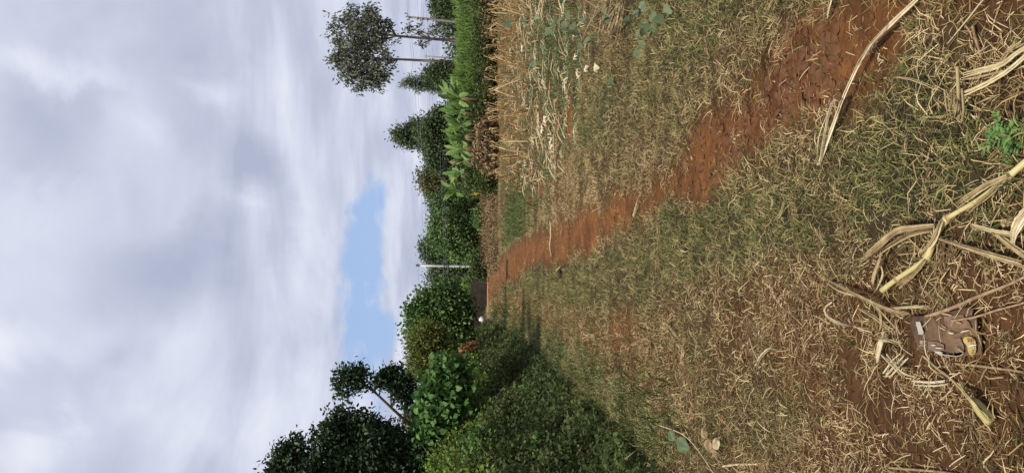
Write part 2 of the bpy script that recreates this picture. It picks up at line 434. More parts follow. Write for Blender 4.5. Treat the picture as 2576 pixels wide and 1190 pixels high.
def fields(x, y):
    """soil, green, litter, cover 0..1 over the ground"""
    px, py, dep = proj(x, y)
    mpp = dep / FPX
    wob = lowfreq(x, y, 2.2, 11) * .10 + lowfreq(x, y, 7, 12) * .06
    a = np.interp(px, PX_, PA_); b = np.interp(px, PX_, PB_)
    d = np.minimum(py - a, b - py) * mpp + wob
    soil = sstep(d, -.10, .20)
    c2 = np.interp(px, [1225, 1240, 1320, 1400, 1480, 1570, 1660, 1800], [745, 748, 768, 800, 825, 850, 890, 930])
    hw = np.interp(px, [1225, 1300, 1570, 1800], [10, 28, 45, 90])
    d2 = (hw - np.abs(py - c2)) * mpp + wob * 1.5
    track = sstep(d2, -.25, .25) * np.interp(px, [1225, 1300, 1500, 1600, 1700], [.8, .55, .5, .5, 0])
    bare = np.exp(-((px - 1562) / 14) ** 2 - ((py - 830) / 55) ** 2) * 1.1
    def bl(cx, cy, rx, ry): return np.exp(-((px - cx) / rx) ** 2 - ((py - cy) / ry) ** 2)
    n_a = lowfreq(x, y, 1.3, 21); n_b = lowfreq(x, y, 4.5, 22)
    litter = sstep(px, 1680, 1950) * sstep(py + (px - 1700) * .22, 640, 860)
    litter = np.clip(litter + .25 * bl(1640, 900, 120, 200), 0, 1)
    litter = litter * (1 - .75 * bl(1930, 1030, 110, 110)) * (1 - .5 * bl(2050, 1120, 90, 80))
    green = (1.0 * bl(1520, 720, 170, 80) + 1.0 * bl(1740, 610, 170, 85) + .95 * bl(1930, 560, 140, 90) + .6 * bl(2330, 560, 240, 110)
             + .55 * bl(2300, 300, 200, 110) + .6 * bl(1930, 1030, 110, 110) + .9 * bl(1560, 1060, 120, 130) + .6 * bl(1340, 900, 110, 70)
             + .45 * bl(1560, 240, 90, 90) + .65 * bl(1400, 110, 60, 140) + .6 * bl(1750, 100, 110, 90) + .5 * bl(1350, 700, 80, 50) + .45 * bl(1500, 330, 90, 60) + .7 * bl(1950, 20, 300, 40)
             + .5 * bl(1800, 1130, 120, 70) + .5 * bl(2120, 480, 120, 90))
    green = np.clip(.22 + green + .22 * n_a + .18 * n_b, .03, .95)
    green = green * (1 - .6 * litter) * (1 - .45 * bl(1640, 400, 90, 90)) * (1 - .45 * bl(1480, 500, 120, 60))
    field = sstep(y, 8.8, 10.5) * sstep(y, 40, 33) * sstep(x - .28 * np.maximum(0, 13.5 - y) + .25 * n_b, .35, 1.3)          # the ploughed stubble field to the right
    furrow = .5 + .5 * np.sin(y * 2 * math.pi / 1.6 + .6 * lowfreq(x, y, .5, 5))
    fsoil = field * sstep(furrow + .25 * n_b, .45, .8) * (1 - .9 * bl(1400, 110, 45, 110))
    bl_soil = np.clip(.35 * litter + bare, 0, 1)
    allsoil = np.clip(np.maximum.reduce([soil, track, bl_soil, fsoil * .9]), 0, 1)
    patch = sstep(n_b + .5 * n_a, .45, 1.1) * sstep(px, 1700, 2100)
    far_soil = np.clip(soil + sstep(d, -.28, .05) * (y > 14) * .6, 0, 1)
    cover = 1 - np.clip(.97 * far_soil + .55 * track + .9 * bare + .68 * litter + .85 * fsoil + .45 * field + .22 * patch, 0, .97)
    return dict(soil=allsoil, path=soil, green=green, litter=litter, cover=cover, field=field, px=px, py=py, dep=dep, track=track)
def micro(x, y):
    x = np.asarray(x, float); y = np.asarray(y, float)
    out = np.zeros(x.shape); fo, fx, fy = out.ravel(), x.ravel(), y.ravel()
    for i in np.nonzero((fy > 1) & (fy < 14) & (np.abs(fx) < 4.5))[0]:
        a, b = fx[i], fy[i]
        fo[i] = mnoise.noise((a * 9, b * 9, 0)) * .6 + mnoise.noise((a * 26, b * 26, 3)) * .55 + mnoise.noise((a * 60, b * 60, 7)) * .3
    return fo.reshape(x.shape) * sstep(y, 14, 5) * .006
def gz(x, y, F_=None):
    x = np.asarray(x, float); y = np.asarray(y, float)
    z = .030 * lowfreq(x, y, .9, 31) + .012 * lowfreq(x, y, 3.3, 32) + .006 * lowfreq(x, y, 11, 33)
    F_ = F_ or fields(x, y)
    return z * sstep(np.hypot(x, y), 0, 2.0) + micro(x, y) + .03 - .035 * F_['path'] + F_['field'] * (.035 * np.sin(y * 2 * math.pi / 1.6 + .6 * lowfreq(x, y, .5, 5)) - .02)
def gz1(x, y): return float(gz(np.array([x]), np.array([y]))[0])
def GG(px, py, h=0.0):
    p = G(px, py, 0.03)
    p = G(px, py, gz1(p[0], p[1]) + h)
    return p

# ground sheet: fine near the camera, coarser towards the horizon
ys = [-60, -40, -25, -15, -9, -5, -3, -1.5, -.5, .3, .9, 1.4]
y = 1.6
while y < 1500:
    ys.append(y); y += .018 + .0105 * y
ys = np.array(ys)
tcol = np.linspace(-1, 1, 301)
tc3 = np.sign(tcol) * (.34 * np.abs(tcol) + .66 * np.abs(tcol) ** 4)
X = tc3[None, :] * (9 + 1.0 * np.abs(ys))[:, None]
Yg = np.repeat(ys[:, None], 301, axis=1)
Fg = fields(X, Yg)
Zg = gz(X, Yg, Fg)
nr_, nc_ = Zg.shape
vid = np.arange(nr_ * nc_).reshape(nr_, nc_)
fq = np.stack([vid[:-1, :-1], vid[:-1, 1:], vid[1:, 1:], vid[1:, :-1]], -1).reshape(-1, 4)
gm = mesh_np('ground', np.stack([X, Yg, Zg], -1).reshape(-1, 3), fq, None, None, True)
for nm in ('soil', 'green', 'path'):
    a = gm.attributes.new(nm, 'FLOAT', 'POINT'); a.data.foreach_set('value', Fg[nm].astype(np.float32).ravel())
mt, nt = new_mat('earth'); N, L = nt.nodes, nt.links
tcn = N.new('ShaderNodeTexCoord')
def nz_(scale, detail=6, rough=.6):
    n = N.new('ShaderNodeTexNoise'); n.inputs['Scale'].default_value = scale; n.inputs['Detail'].default_value = detail
    n.inputs['Roughness'].default_value = rough; L.new(tcn.outputs['Object'], n.inputs['Vector']); return n.outputs['Fac']
def ramp_(v, *st):
    c = N.new('ShaderNodeValToRGB'); L.new(v, c.inputs[0]); el = c.color_ramp.elements
    el[0].position, el[0].color = st[0][0], (*st[0][1], 1); el[1].position, el[1].color = st[-1][0], (*st[-1][1], 1)
    for p_, cc in st[1:-1]:
        q = el.new(p_); q.color = (*cc, 1)
    return c.outputs[0]
def mixc(f, a, b):
    n = N.new('ShaderNodeMix'); n.data_type = 'RGBA'; L.new(f, n.inputs[0]); L.new(a, n.inputs[6]); L.new(b, n.inputs[7]); return n.outputs[2]
def at_(n): 
    a = N.new('ShaderNodeAttribute'); a.attribute_name = n; return a.outputs['Fac']
soilc = ramp_(nz_(9, 9, .72), (.25, (.055, .0215, .0070)), (.5, (.128, .051, .0145)), (.75, (.225, .100, .032)))
humus = ramp_(nz_(22), (.3, (.026, .0135, .006)), (.52, (.062, .032, .013)), (.75, (.135, .075, .031)))
grn = ramp_(nz_(30), (.3, (.018, .015, .008)), (.7, (.055, .046, .022)))
lowv = nz_(1.7, 4, .6)
damp = N.new('ShaderNodeMix'); damp.data_type = 'RGBA'; damp.blend_type = 'MULTIPLY'; damp.inputs[0].default_value = 1
L.new(soilc, damp.inputs[6]); L.new(ramp_(lowv, (.32, (.62, .60, .62)), (.5, (1, 1, 1)), (.68, (1.35, 1.32, 1.30))), damp.inputs[7]); soilc = damp.outputs[2]
base = mixc(at_('green'), humus, grn)
base = mixc(at_('soil'), base, soilc)
pb = N.new('ShaderNodeBsdfPrincipled'); pb.inputs['Roughness'].default_value = .95; pb.inputs['Specular IOR Level'].default_value = .15
L.new(base, pb.inputs['Base Color'])
bp = N.new('ShaderNodeBump'); bp.inputs['Strength'].default_value = .9; bp.inputs['Distance'].default_value = .015
L.new(nz_(95, 8, .7), bp.inputs['Height']); L.new(bp.outputs[0], pb.inputs['Normal'])
out = N.new('ShaderNodeOutputMaterial'); L.new(pb.outputs[0], out.inputs[0])
gm.materials.append(mt)
ground = put('ground', gm, kind='structure')

# the earth road that crosses at the far end of the path, and the cut bank behind it
def strip(name, pts_w, mat, nseg=40):
    """pts_w: (x, y, halfwidth, z) along the strip"""
    a = smooth_path([p[:2] for p in pts_w], nseg); wv = np.interp(np.linspace(0, 1, nseg), np.linspace(0, 1, len(pts_w)), [p[2] for p in pts_w])
    tn = unit(np.gradient(a, axis=0)); nn = np.stack([-tn[:, 1], tn[:, 0]], 1)
    vs2 = []
    for k in (-1, -.5, 0, .5, 1):
        q = a + nn * (wv * k)[:, None]
        vs2.append(np.column_stack([q, gz(q[:, 0], q[:, 1]) + .02 + .05 * (1 - abs(k))]))
    v = np.stack(vs2, 1).reshape(-1, 3)
    f = [(i * 5 + k, i * 5 + k + 1, i * 5 + k + 6, i * 5 + k + 5) for i in range(nseg - 1) for k in range(4)]
    return put(name, mesh_np(name, v, np.array(f), mat, None, True), kind='structure')
g0 = G(1227, 720)
strip('dirt_road', [(-60, g0[1] + 3, 1.6), (-18, g0[1] + .5, 1.7), (-4, g0[1], 1.8), (4, g0[1] + 5, 1.8), (30, g0[1] + 14, 1.8), (80, g0[1] + 26, 1.8)], 'road', 60)

# ------------------------------------------------------------------ cut earth bank behind the road
YB = 66.0
def earth_bank():
    xs = np.linspace(P(1200, 840, YB)[0], P(1200, 675, YB)[0], 70)
    rows = []
    for k, (dy, hz) in enumerate([(-.9, -.2), (-.45, .15), (-.2, .5), (0, .85), (.35, 1.22), (.9, 1.35), (4, 1.3), (9, 1.0), (16, -.3)]):
        endf = sstep(xs, xs[-1], xs[-1] - 1.3) if k else 1
        rows.append(np.column_stack([xs, YB + dy + .22 * lowfreq(xs, xs * 0 + k, 2.2, 40 + k) * (k < 6), -.2 + (hz + .2 + .10 * lowfreq(xs, xs * 0 + k, 1.7, 60 + k)) * endf]))
    v = np.stack(rows, 0); n = len(xs)
    f = [(i * n + j, i * n + j + 1, (i + 1) * n + j + 1, (i + 1) * n + j) for i in range(len(rows) - 1) for j in range(n - 1)]
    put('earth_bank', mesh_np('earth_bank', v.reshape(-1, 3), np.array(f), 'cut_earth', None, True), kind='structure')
earth_bank()

# ------------------------------------------------------------------ trees at the back
tree('gum_tree', 'tall gum tree on a bare slim trunk, nearer the banana plants of the two', 'tree', 80,
     [(1215, 162), (1140, 157), (1060, 153), (1000, 150), (930, 148), (870, 150)],
     [(885, 165, 42, 30), (925, 178, 36, 36), (868, 140, 36, 22), (955, 172, 26, 34), (905, 200, 24, 20), (945, 205, 20, 18), (962, 140, 22, 22), (920, 135, 36, 24), (840, 150, 16, 14), (870, 190, 20, 16), (895, 222, 10, 8), (975, 150, 12, 16)],
     'leaf_gum', .46, 'lance', 225, 15, .33, .20, .07, 'bark_pale', droop=1.1, inner=.2, wscale=1.5)
tree('gum_tree', 'tall gum tree with small tufts low on its trunk, beside the wooden power pole', 'tree', 82,
     [(1215, 108), (1115, 101), (1040, 95), (975, 89), (930, 80), (870, 72)],
     [(845, 78, 26, 24), (870, 52, 28, 24), (888, 92, 36, 36), (928, 80, 32, 40), (955, 60, 24, 22), (925, 35, 24, 18), (905, 55, 30, 28), (960, 100, 24, 24), (895, 118, 28, 22), (850, 112, 22, 20), (930, 118, 20, 18), (980, 68, 10, 12), (985, 110, 9, 10), (835, 50, 9, 8), (880, 25, 10, 8),
      (1028, 76, 8, 9), (1052, 74, 9, 8), (1058, 112, 8, 8), (1030, 62, 6, 7), (1090, 84, 14, 12)],
     'leaf_gum', .46, 'lance', 235, 15, .32, .21, .07, 'bark_pale', droop=1.1, inner=.2, wscale=1.5)
tree('conifer_tree', 'thin spiky conifer rising beside a rounded bushy tree', 'tree', 78, [(1215, 208), (1120, 208), (1060, 209), (1012, 210)],
     [(1018, 210, 9, 4), (1035, 205, 9, 10), (1050, 214, 10, 13), (1066, 207, 10, 15), (1082, 214, 10, 17), (1098, 207, 10, 18), (1112, 212, 10, 20)],
     'leaf_far', .42, 'blade', 420, 8, .22, .14, .03, droop=-.1, wscale=3)
tree('bushy_tree', 'small rounded dark tree between the thin conifer and the gum trunks', 'tree', 76, [(1215, 185), (1130, 186), (1090, 186)],
     [(1085, 186, 18, 14), (1104, 180, 20, 22), (1112, 200, 20, 22), (1125, 185, 22, 28)], 'leaf_far', .34, 'lance', 620, 7, .3, .14, .04, wscale=1.7)
tree('pointed_tree', 'dark pointed tree standing above the round hedge trees behind the bananas', 'tree', 88, [(1215, 345), (1100, 343), (1000, 338)],
     [(1000, 338, 14, 12), (1020, 345, 22, 24), (1042, 338, 24, 30), (1062, 330, 22, 34), (1080, 345, 30, 40)], 'leaf_far', .36, 'diamond', 1000, 7, .33, .2, .05)
tree('round_tree', 'broad dark green round tree behind the banana plants', 'tree', 80, [(1215, 350), (1150, 350), (1110, 350)],
     [(1095, 320, 34, 34), (1100, 365, 36, 40), (1120, 395, 46, 40), (1092, 398, 24, 26), (1140, 330, 44, 50), (1160, 380, 44, 50), (1108, 300, 26, 24), (1135, 290, 36, 30), (1075, 345, 18, 26)],
     'leaf_far', .34, 'diamond', 2300, 8, .33, .22, .06)
tree('olive_tree', 'brownish green round tree between the dark tree and the mango trees', 'tree', 84, [(1215, 455), (1150, 455), (1110, 455)],
     [(1078, 458, 24, 30), (1100, 445, 36, 36), (1105, 480, 38, 30), (1130, 450, 44, 50), (1160, 470, 40, 50)], 'leaf_brownish', .34, 'diamond', 1500, 8, .33, .2, .06)
tree('mango_tree', 'dark mango tree on thin bare stems beside the yellow hanging leaf', 'tree', 68, [(1226, 508), (1200, 507), (1170, 505), (1130, 505)],
     [(1102, 515, 26, 26), (1122, 535, 34, 36), (1140, 500, 34, 34), (1165, 515, 28, 44), (1160, 545, 38, 34), (1180, 490, 16, 24)], 'leaf_mango', .30, 'lance', 1250, 8, .26, .09, .05, wscale=1.6)
tree('mango_tree', 'leafy bright mango tree nearer the white pole with foliage down to the ground', 'tree', 66, [(1224, 595), (1190, 596), (1150, 596)],
     [(1102, 572, 24, 26), (1118, 600, 34, 34), (1140, 575, 40, 40), (1150, 612, 44, 36), (1172, 590, 34, 46), (1180, 625, 30, 26), (1165, 640, 26, 18), (1128, 560, 30, 26)], 'leaf_mango', .32, 'lance', 1500, 8, .28, .12, .05, wscale=1.7, tbias=.12)
tree('slender_trunk_tree', 'dark tree crown just left of the white concrete pole top', 'tree', 96, [(1215, 630), (1150, 630), (1110, 628)],
     [(1078, 622, 20, 22), (1092, 640, 30, 26), (1110, 615, 34, 34), (1135, 640, 40, 40), (1165, 640, 40, 44)], 'leaf_far', .38, 'diamond', 1350, 8, .36, .2, .06)
tree('rounded_tree', 'mid green rounded tree right behind the white concrete pole', 'tree', 92, [(1215, 705), (1160, 704), (1130, 702)],
     [(1100, 690, 24, 24), (1115, 715, 32, 36), (1140, 700, 42, 46), (1150, 745, 42, 40), (1170, 700, 40, 50)], 'leaf_far', .36, 'diamond', 1500, 8, .35, .2, .06, tbias=.1)
tree('corner_tree', 'dark leafy tree at the far right behind the tall grass hedge and wooden pole', 'tree', 92, [(1215, 5), (1150, 8), (1110, 8)],
     [(1098, 12, 16, 22), (1112, 30, 22, 26), (1110, -20, 26, 30), (1130, 10, 28, 40), (1128, 60, 24, 36)], 'leaf_far', .36, 'diamond', 900, 8, .34, .2, .06)
# low far wood that closes the view under and between the crowns
bw = Bag()
cs = [P(1172 + rng.uniform(-12, 10), py_, 118 + rng.uniform(-6, 6)) for py_ in range(-500, 1900, 26)]
rs = [(rng.uniform(1.7, 2.6), 2.0, rng.uniform(1.6, 2.4)) for _ in cs]
crown(bw, cs, rs, 5200, 6, .5, .62, 'diamond')
put('far_wood', bw.mesh('far_wood', 'leaf_far'), kind='stuff', label='low dark line of distant trees closing the view beyond the field', cat='wood')

# ------------------------------------------------------------------ left side: hedge bank, bushes, near trees
BASE_L = [(1600, 1190), (1520, 1100), (1450, 1020), (1400, 955), (1340, 895), (1280, 855), (1245, 832)]
bl_w = np.array([G(a, b)[:2] for a, b in BASE_L])
bl_y, bl_x = bl_w[:, 1], bl_w[:, 0]
def hedge_edge(y): return np.interp(y, [2, *bl_y, 70], [bl_x[0] - .15, *bl_x, bl_x[-1] - 1.0])
def hedge_top(y): return np.interp(y, [2, 7, 10, 14, 20, 30, 45, 60], [1.5, 1.75, 1.85, 1.85, 1.9, 1.9, 1.9, 1.2])
def hedge_z(x, y):
    d = hedge_edge(y) - x + .18 * lowfreq(x, y, 1.6, 70)
    prof = sstep(d, -.25, 1.75) ** .85
    return gz(x, y) - .12 + hedge_top(y) * prof * (1 + .14 * lowfreq(x, y, 1.4, 71) + .11 * lowfreq(x, y, 4.0, 72) + .06 * lowfreq(x, y, 9.5, 73))
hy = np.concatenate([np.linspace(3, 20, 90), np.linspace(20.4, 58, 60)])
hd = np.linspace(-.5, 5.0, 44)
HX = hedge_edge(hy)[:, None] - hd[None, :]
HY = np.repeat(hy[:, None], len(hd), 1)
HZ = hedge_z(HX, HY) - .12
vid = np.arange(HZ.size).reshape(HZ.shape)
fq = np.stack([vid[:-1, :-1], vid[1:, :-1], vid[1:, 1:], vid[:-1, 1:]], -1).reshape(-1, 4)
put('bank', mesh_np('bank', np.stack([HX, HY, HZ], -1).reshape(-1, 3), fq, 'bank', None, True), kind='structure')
def creeper(name, mat, label, n, dlo, dhi, ylo, yhi, leaf, kind, lift=.16, tb=0.0, wscale=1.0):
    yy = ylo * (yhi / ylo) ** rng.random(n)                       # denser near the camera
    dd = rng.uniform(dlo, dhi, n)
    xx = hedge_edge(yy) - dd
    keep = rng.random(n) < .10 + .90 * sstep(lowfreq(xx, yy, 2.2, 81) + .7 * lowfreq(xx, yy, 6.0, 84), -.9, .35)
    xx, yy = xx[keep], yy[keep]; n = len(xx)
    e_ = .08
    zz = hedge_z(xx, yy)
    nx = -(hedge_z(xx + e_, yy) - zz) / e_; ny = -(hedge_z(xx, yy + e_) - zz) / e_
    nrm = unit(np.column_stack([nx, ny, np.ones(n)]))
    pos = np.column_stack([xx, yy, zz]) + nrm * (rng.random(n) ** 1.6 * lift - .05)[:, None] * (1 + yy / 30)[:, None]
    dr = unit(rng.normal(size=(n, 3)) * .7 + nrm * .35 + np.array([0, 0, -.35]))
    nn = unit(nrm + rng.normal(size=(n, 3)) * .45)
    b = Bag()
    sz = leaf * np.maximum(1, yy / 13) ** .75 * rng.uniform(.6, 1.35, n)
    tt = np.clip(.42 + tb + .26 * lowfreq(xx, yy, 2.4, 83) + .14 * lowfreq(xx, yy, 7, 85) + rng.normal(0, .17, n), 0, 1)
    leaves(b, pos, dr, nn, sz, kind, tt, wscale)
    return put(name, b.mesh(name, mat), kind='stuff', label=label, cat='creeper')
creeper('creeper', 'leaf_creeper', 'bright green creeper covering the top of the left bank', 105000, .85, 3.6, 5, 50, .066, 'diamond', .36, .08, 1.35)
creeper('ground_creeper', 'leaf_shade', 'small leaved creeper in a shade-darkened green spilling down the face of the left bank', 120000, -.30, 1.5, 4.5, 50, .058, 'diamond', .30, -.02, 1.4)  # the bank's shaded face is painted in through the darker leaf colour
# dry stems caught in the creeper
b = Bag()
for i in range(420):
    y_ = 5 * 9 ** rng.random(); x_ = hedge_edge(y_) - rng.uniform(-.6, 2.6)
    z_ = float(hedge_z(np.array([x_]), np.array([y_]))[0]) + .08
    d_ = unit(rng.normal(size=3) * np.array([1, 1, .5])); l_ = rng.uniform(.08, .35) * max(1, y_ / 14)
    p_ = np.array([x_, y_, z_])
    b.add(*tube([p_, p_ + d_ * l_ * .5 + [0, 0, .03], p_ + d_ * l_], .0028 * max(1, y_ / 10), 3), tint=rng.random())
put('dry_stems', b.mesh('dry_stems', 'maize'), kind='stuff', label='thin dry stems caught among the creeper leaves on the left bank', cat='dry stems')

def hit(px, py):
    d = ray(px, py); o = np.array([0, 0, EYE])
    for t in np.arange(3, 60, .05):
        p = o + d * t / d[1]
        if p[2] < max(float(hedge_z(p[:1], p[1:2])[0]), 0) : return p
    return p
for px_, py_, rr, mt_, sz_, kd_, lab in [
        (1150, 1160, .42, 'leaf_creeper', .075, 'ovate', 'bright green shrub on top of the bank under the big dark tree'),
        (1168, 1085, .36, 'leaf_creeper', .07, 'ovate', 'bright leafy shrub on the bank just below the heart leaf vine'),
        (1225, 1135, .34, 'leaf_heart', .06, 'heart', 'fresh green shrub of small heart leaves high on the bank face'),
        (1285, 1175, .30, 'leaf_shade', .075, 'ovate', 'dull broad leaved shrub on the bank face at the left edge'),
        (1300, 1060, .30, 'leaf_shade', .06, 'ovate', 'dark shrub in the middle of the bank face'),
        (1255, 1030, .34, 'leaf_olive', .07, 'lance', 'olive fine leaved shrub high on the bank face'),
        (1215, 965, .42, 'leaf_creeper', .075, 'ovate', 'bright green shrub on the bank below the dead branch'),
        (1290, 940, .36, 'leaf_shade', .07, 'diamond', 'low dark shrub on the far part of the bank face'),
        (1375, 1120, .24, 'leaf_bush', .07, 'heart', 'low green shrub of rounded leaves near the foot of the bank'),
        (1420, 1170, .22, 'leaf_shade', .085, 'ovate', 'broad leaved weed clump at the foot of the bank, left edge'),
        (1345, 1010, .26, 'leaf_bush', .06, 'ovate', 'small green shrub low on the bank beside the grass'),
        (1260, 880, .5, 'leaf_shade', .10, 'diamond', 'dark shrub at the far end of the left bank'),
        (1205, 905, .5, 'leaf_bush', .10, 'lance', 'green shrub on the bank below the feathery bush')]:
    c = hit(px_, py_); k = rr / .35; t = thing('bank_shrub', lab, 'shrub', c, 'shrubs on the left bank')
    cs = [c + rng.normal(size=3) * [.45, .3, .22] * rr + [0, 0, rr * .35] for _ in range(4)]
    b = Bag(); crown(b, cs, [(rr * rng.uniform(.4, .75), rr * .6, rr * rng.uniform(.4, .8)) for _ in cs], int(150 * k), 7, .06 * k, sz_, kd_, inner=.3, droop=.1); put('foliage', b.mesh('foliage', mt_, c), t)
    b = Bag()
    for q in cs:
        for _ in range(3):
            e = q + rng.normal(size=3) * rr * .5 + [0, 0, rr * .35]; b.add(*tube(smooth_path([c - [0, 0, .15], (c + e) / 2 + rng.normal(size=3) * .04, e], 5), [.009, .008, .006, .004, .002], 4), tint=rng.random())
    put('twigs', b.mesh('twigs', 'stick', c), t)
# long grass and weeds rooted along the foot of the bank
b = Bag(); n = 9000; yy = 5.5 * 8 ** rng.random(n); dd = rng.normal(-.22, .42, n) * (1 + yy / 40); keep = lowfreq(hedge_edge(yy) - dd, yy, 3.2, 87) > -.25; yy, dd = yy[keep], dd[keep]; n = len(yy); xx = hedge_edge(yy) - dd
zz = np.maximum(gz(xx, yy), hedge_z(xx, yy))
leaves(b, np.column_stack([xx, yy, zz]), unit(rng.normal(size=(n, 3)) * [.6, .6, .3] + [.25, -.1, .8]), unit(rng.normal(size=(n, 3)) * [1, 1, .2]), rng.uniform(.06, .19, n) * np.maximum(1, yy / 15), 'blade', np.clip(rng.normal(.45, .25, n), 0, 1), 1.3)
put('foot_grass', b.mesh('foot_grass', 'leaf_shade'), kind='stuff', label='long green grass rooted along the foot of the left bank', cat='grass')
tree('broadleaf_tree', 'big dark leafy tree at the far left above the creeper bank', 'tree', 15.5, [(1290, 1235), (1160, 1230), (1060, 1205), (960, 1180), (880, 1160)],
     [(750, 1185, 62, 62), (830, 1125, 46, 50), (872, 1072, 36, 34), (905, 1120, 62, 56), (940, 1105, 42, 34), (985, 1150, 56, 52), (860, 1185, 80, 60), (1050, 1150, 36, 44), (1010, 1100, 26, 24), (1075, 1165, 34, 40), (1000, 1215, 80, 50), (905, 1240, 90, 60), (770, 1260, 90, 70), (925, 1065, 16, 16), (720, 1135, 14, 16), (745, 1118, 14, 14), (700, 1160, 16, 14), (690, 1185, 14, 18), (848, 1052, 16, 14), (835, 1075, 14, 14), (875, 1038, 12, 10), (900, 1048, 12, 10), (960, 1078, 14, 12), (800, 1098, 14, 12), (985, 1088, 12, 12), (1035, 1108, 12, 12)],
     'leaf_dark', .098, 'ovate', 1500, 17, .10, .12, .05, inner=.30, wscale=.85, droop=.4, on_bank=True)
tree('leaning_tree', 'slender tree leaning to the right with leafy tufts at its branch ends', 'tree', 17, [(1235, 1160), (1130, 1130), (1075, 1100), (1030, 1066), (985, 1026), (950, 993), (918, 966), (880, 952)],
     [(868, 948, 22, 20), (892, 938, 20, 14), (908, 950, 12, 14), (852, 972, 10, 13), (862, 990, 8, 10), (900, 975, 12, 10), (955, 955, 14, 16), (982, 938, 18, 13), (990, 960, 22, 16), (1002, 985, 20, 18), (1016, 1000, 16, 16), (1000, 934, 12, 9), (945, 960, 8, 8), (1034, 1022, 13, 13), (1035, 985, 14, 14), (1020, 960, 14, 14)],
     'leaf_dark', .10, 'ovate', 250, 17, .085, .055, .018, inner=.1, wscale=.8, droop=.3, tbias=.12, on_bank=True)
tree('heart_leaf_vine', 'tangle of climbing vine with large heart shaped leaves on the left hedge', 'vine', 15.5, [(1240, 1010), (1170, 1005), (1110, 1000)],
     [(1085, 1050, 34, 36), (1095, 1010, 36, 40), (1110, 965, 34, 34), (1140, 950, 34, 32), (1140, 1000, 36, 40), (1150, 1045, 30, 40), (1125, 925, 24, 22), (1075, 1085, 20, 20)],
     'leaf_heart', .115, 'heart', 900, 5, .12, .03, .015, inner=.55, droop=.8, up=.4, on_bank=True)
tree('feathery_bush', 'olive green fine leaved bush above the heart leaf vine', 'bush', 19.5, [(1240, 900), (1150, 895), (1090, 890)],
     [(1062, 862, 34, 32), (1062, 905, 34, 32), (1045, 940, 20, 22), (1095, 870, 34, 34), (1100, 910, 36, 32), (1050, 1065, 28, 34), (1068, 1090, 26, 22), (1080, 840, 26, 26)],
     'leaf_olive', .10, 'lance', 2300, 8, .11, .05, .02, inner=.3, wscale=1.3, droop=.3, on_bank=True)
tree('round_leaf_bush', 'large green bush of rounded leaves between the white pole and the feathery bush', 'bush', 30, [(1240, 800), (1160, 800), (1100, 800)],
     [(1052, 785, 26, 24), (1045, 835, 26, 26), (1085, 775, 40, 34), (1085, 820, 46, 38), (1120, 755, 34, 28), (1130, 800, 44, 44), (1100, 865, 40, 34), (1150, 850, 34, 40), (1160, 780, 26, 44), (1075, 745, 16, 14), (1140, 890, 36, 26), (1120, 725, 14, 16)],
     'leaf_bush', .155, 'ovate', 2700, 7, .17, .08, .03, inner=.35, wscale=1.05, on_bank=True)
# dead orange-brown branch hanging on the hedge
dt = thing('dead_branch', 'dead orange brown leafy branch lying on the hedge below the rounded bush', 'branch', P(1185, 870, 21))
bb, bs = Bag(), Bag()
pth = smooth_path([P(1192, 866, 21), P(1178, 872, 20.8), (P(1163, 885, 20.6)), P(1148, 902, 20.6)], 8)
bs.add(*tube(pth, np.linspace(.018, .006, 8), 5)); put('stem', bs.mesh('stem', 'stick', P(1185, 870, 21)), dt)
for q in pth:
    n = 22
    leaves(bb, q + rng.normal(size=(n, 3)) * [.05, .07, .045], unit(rng.normal(size=(n, 3)) + [0, 0, -.5]), unit(rng.normal(size=(n, 3))), rng.uniform(.08, .16, n), 'ovate', rng.random(n), .7)
put('foliage', bb.mesh('foliage', 'leaf_orange', P(1185, 870, 21)), dt)

# ------------------------------------------------------------------ tall grass and scrub
def blades(bag, n, xf, yf, zf, lf, tilt, wscale=1.0, tb=0.0):
    x_, y_ = xf(n), yf(n); pos = np.column_stack([x_, y_, zf(x_, y_)])
    d = unit(rng.normal(size=(n, 3)) * tilt + [0, 0, 1.0]); nn = unit(rng.normal(size=(n, 3)) * [1, 1, .2])
    leaves(bag, pos, d, nn, lf(n), 'blade', np.clip(.45 + tb + rng.normal(0, .22, n), 0, 1), wscale)
bg_ = Bag()
xr0, xr1 = P(1200, 262, 44)[0], P(1200, -120, 44)[0]
def tuss(n, y0, y1):
    k = rng.integers(0, 90, n); cx = np.linspace(xr0, xr1, 90)[k] + rng.normal(0, .22, n)
    return cx, rng.uniform(y0, y1, n)
for zlo, zhi, ylo, yhi, n in ((.9, 1.9, 42.6, 45, 6500), (.3, 1.2, 41.8, 43.2, 4500)):
    xx, yy = tuss(n, ylo, yhi)
    z_ = rng.uniform(zlo, zhi, n) * (.85 + .18 * lowfreq(xx, yy * 0, .8, 91))
    d = unit(rng.normal(size=(n, 3)) * [.45, .35, .25] + [0, -.1, 1.0]); nn = unit(rng.normal(size=(n, 3)) * [.6, 1, .2] + [0, -.6, 0])
    leaves(bg_, np.column_stack([xx, yy, z_]), d, nn, rng.uniform(.6, 1.25, n), 'blade', np.clip(rng.normal(.5, .22, n), 0, 1), 2.0)
put('tall_grass', bg_.mesh('tall_grass', 'leaf_grassy'), kind='stuff', label='tall bright green grass growing as a hedge beyond the stubble field', cat='tall grass')
bg_ = Bag()
n = 900; xx = rng.uniform(P(1200, 800, 69)[0], P(1200, 705, 69)[0], n); yy = rng.uniform(67.5, 71, n)
leaves(bg_, np.column_stack([xx, yy, rng.uniform(1.1, 1.7, n)]), unit(rng.normal(size=(n, 3)) * .5 + [0, 0, 1]), unit(rng.normal(size=(n, 3)) + [0, -.8, 0]), rng.uniform(.5, 1.1, n), 'blade', np.clip(rng.normal(.55, .2, n), 0, 1), 2.6)
put('bank_grass', bg_.mesh('bank_grass', 'leaf_grassy'), kind='stuff', label='bright green tall grass on top of the dark earth bank', cat='tall grass')
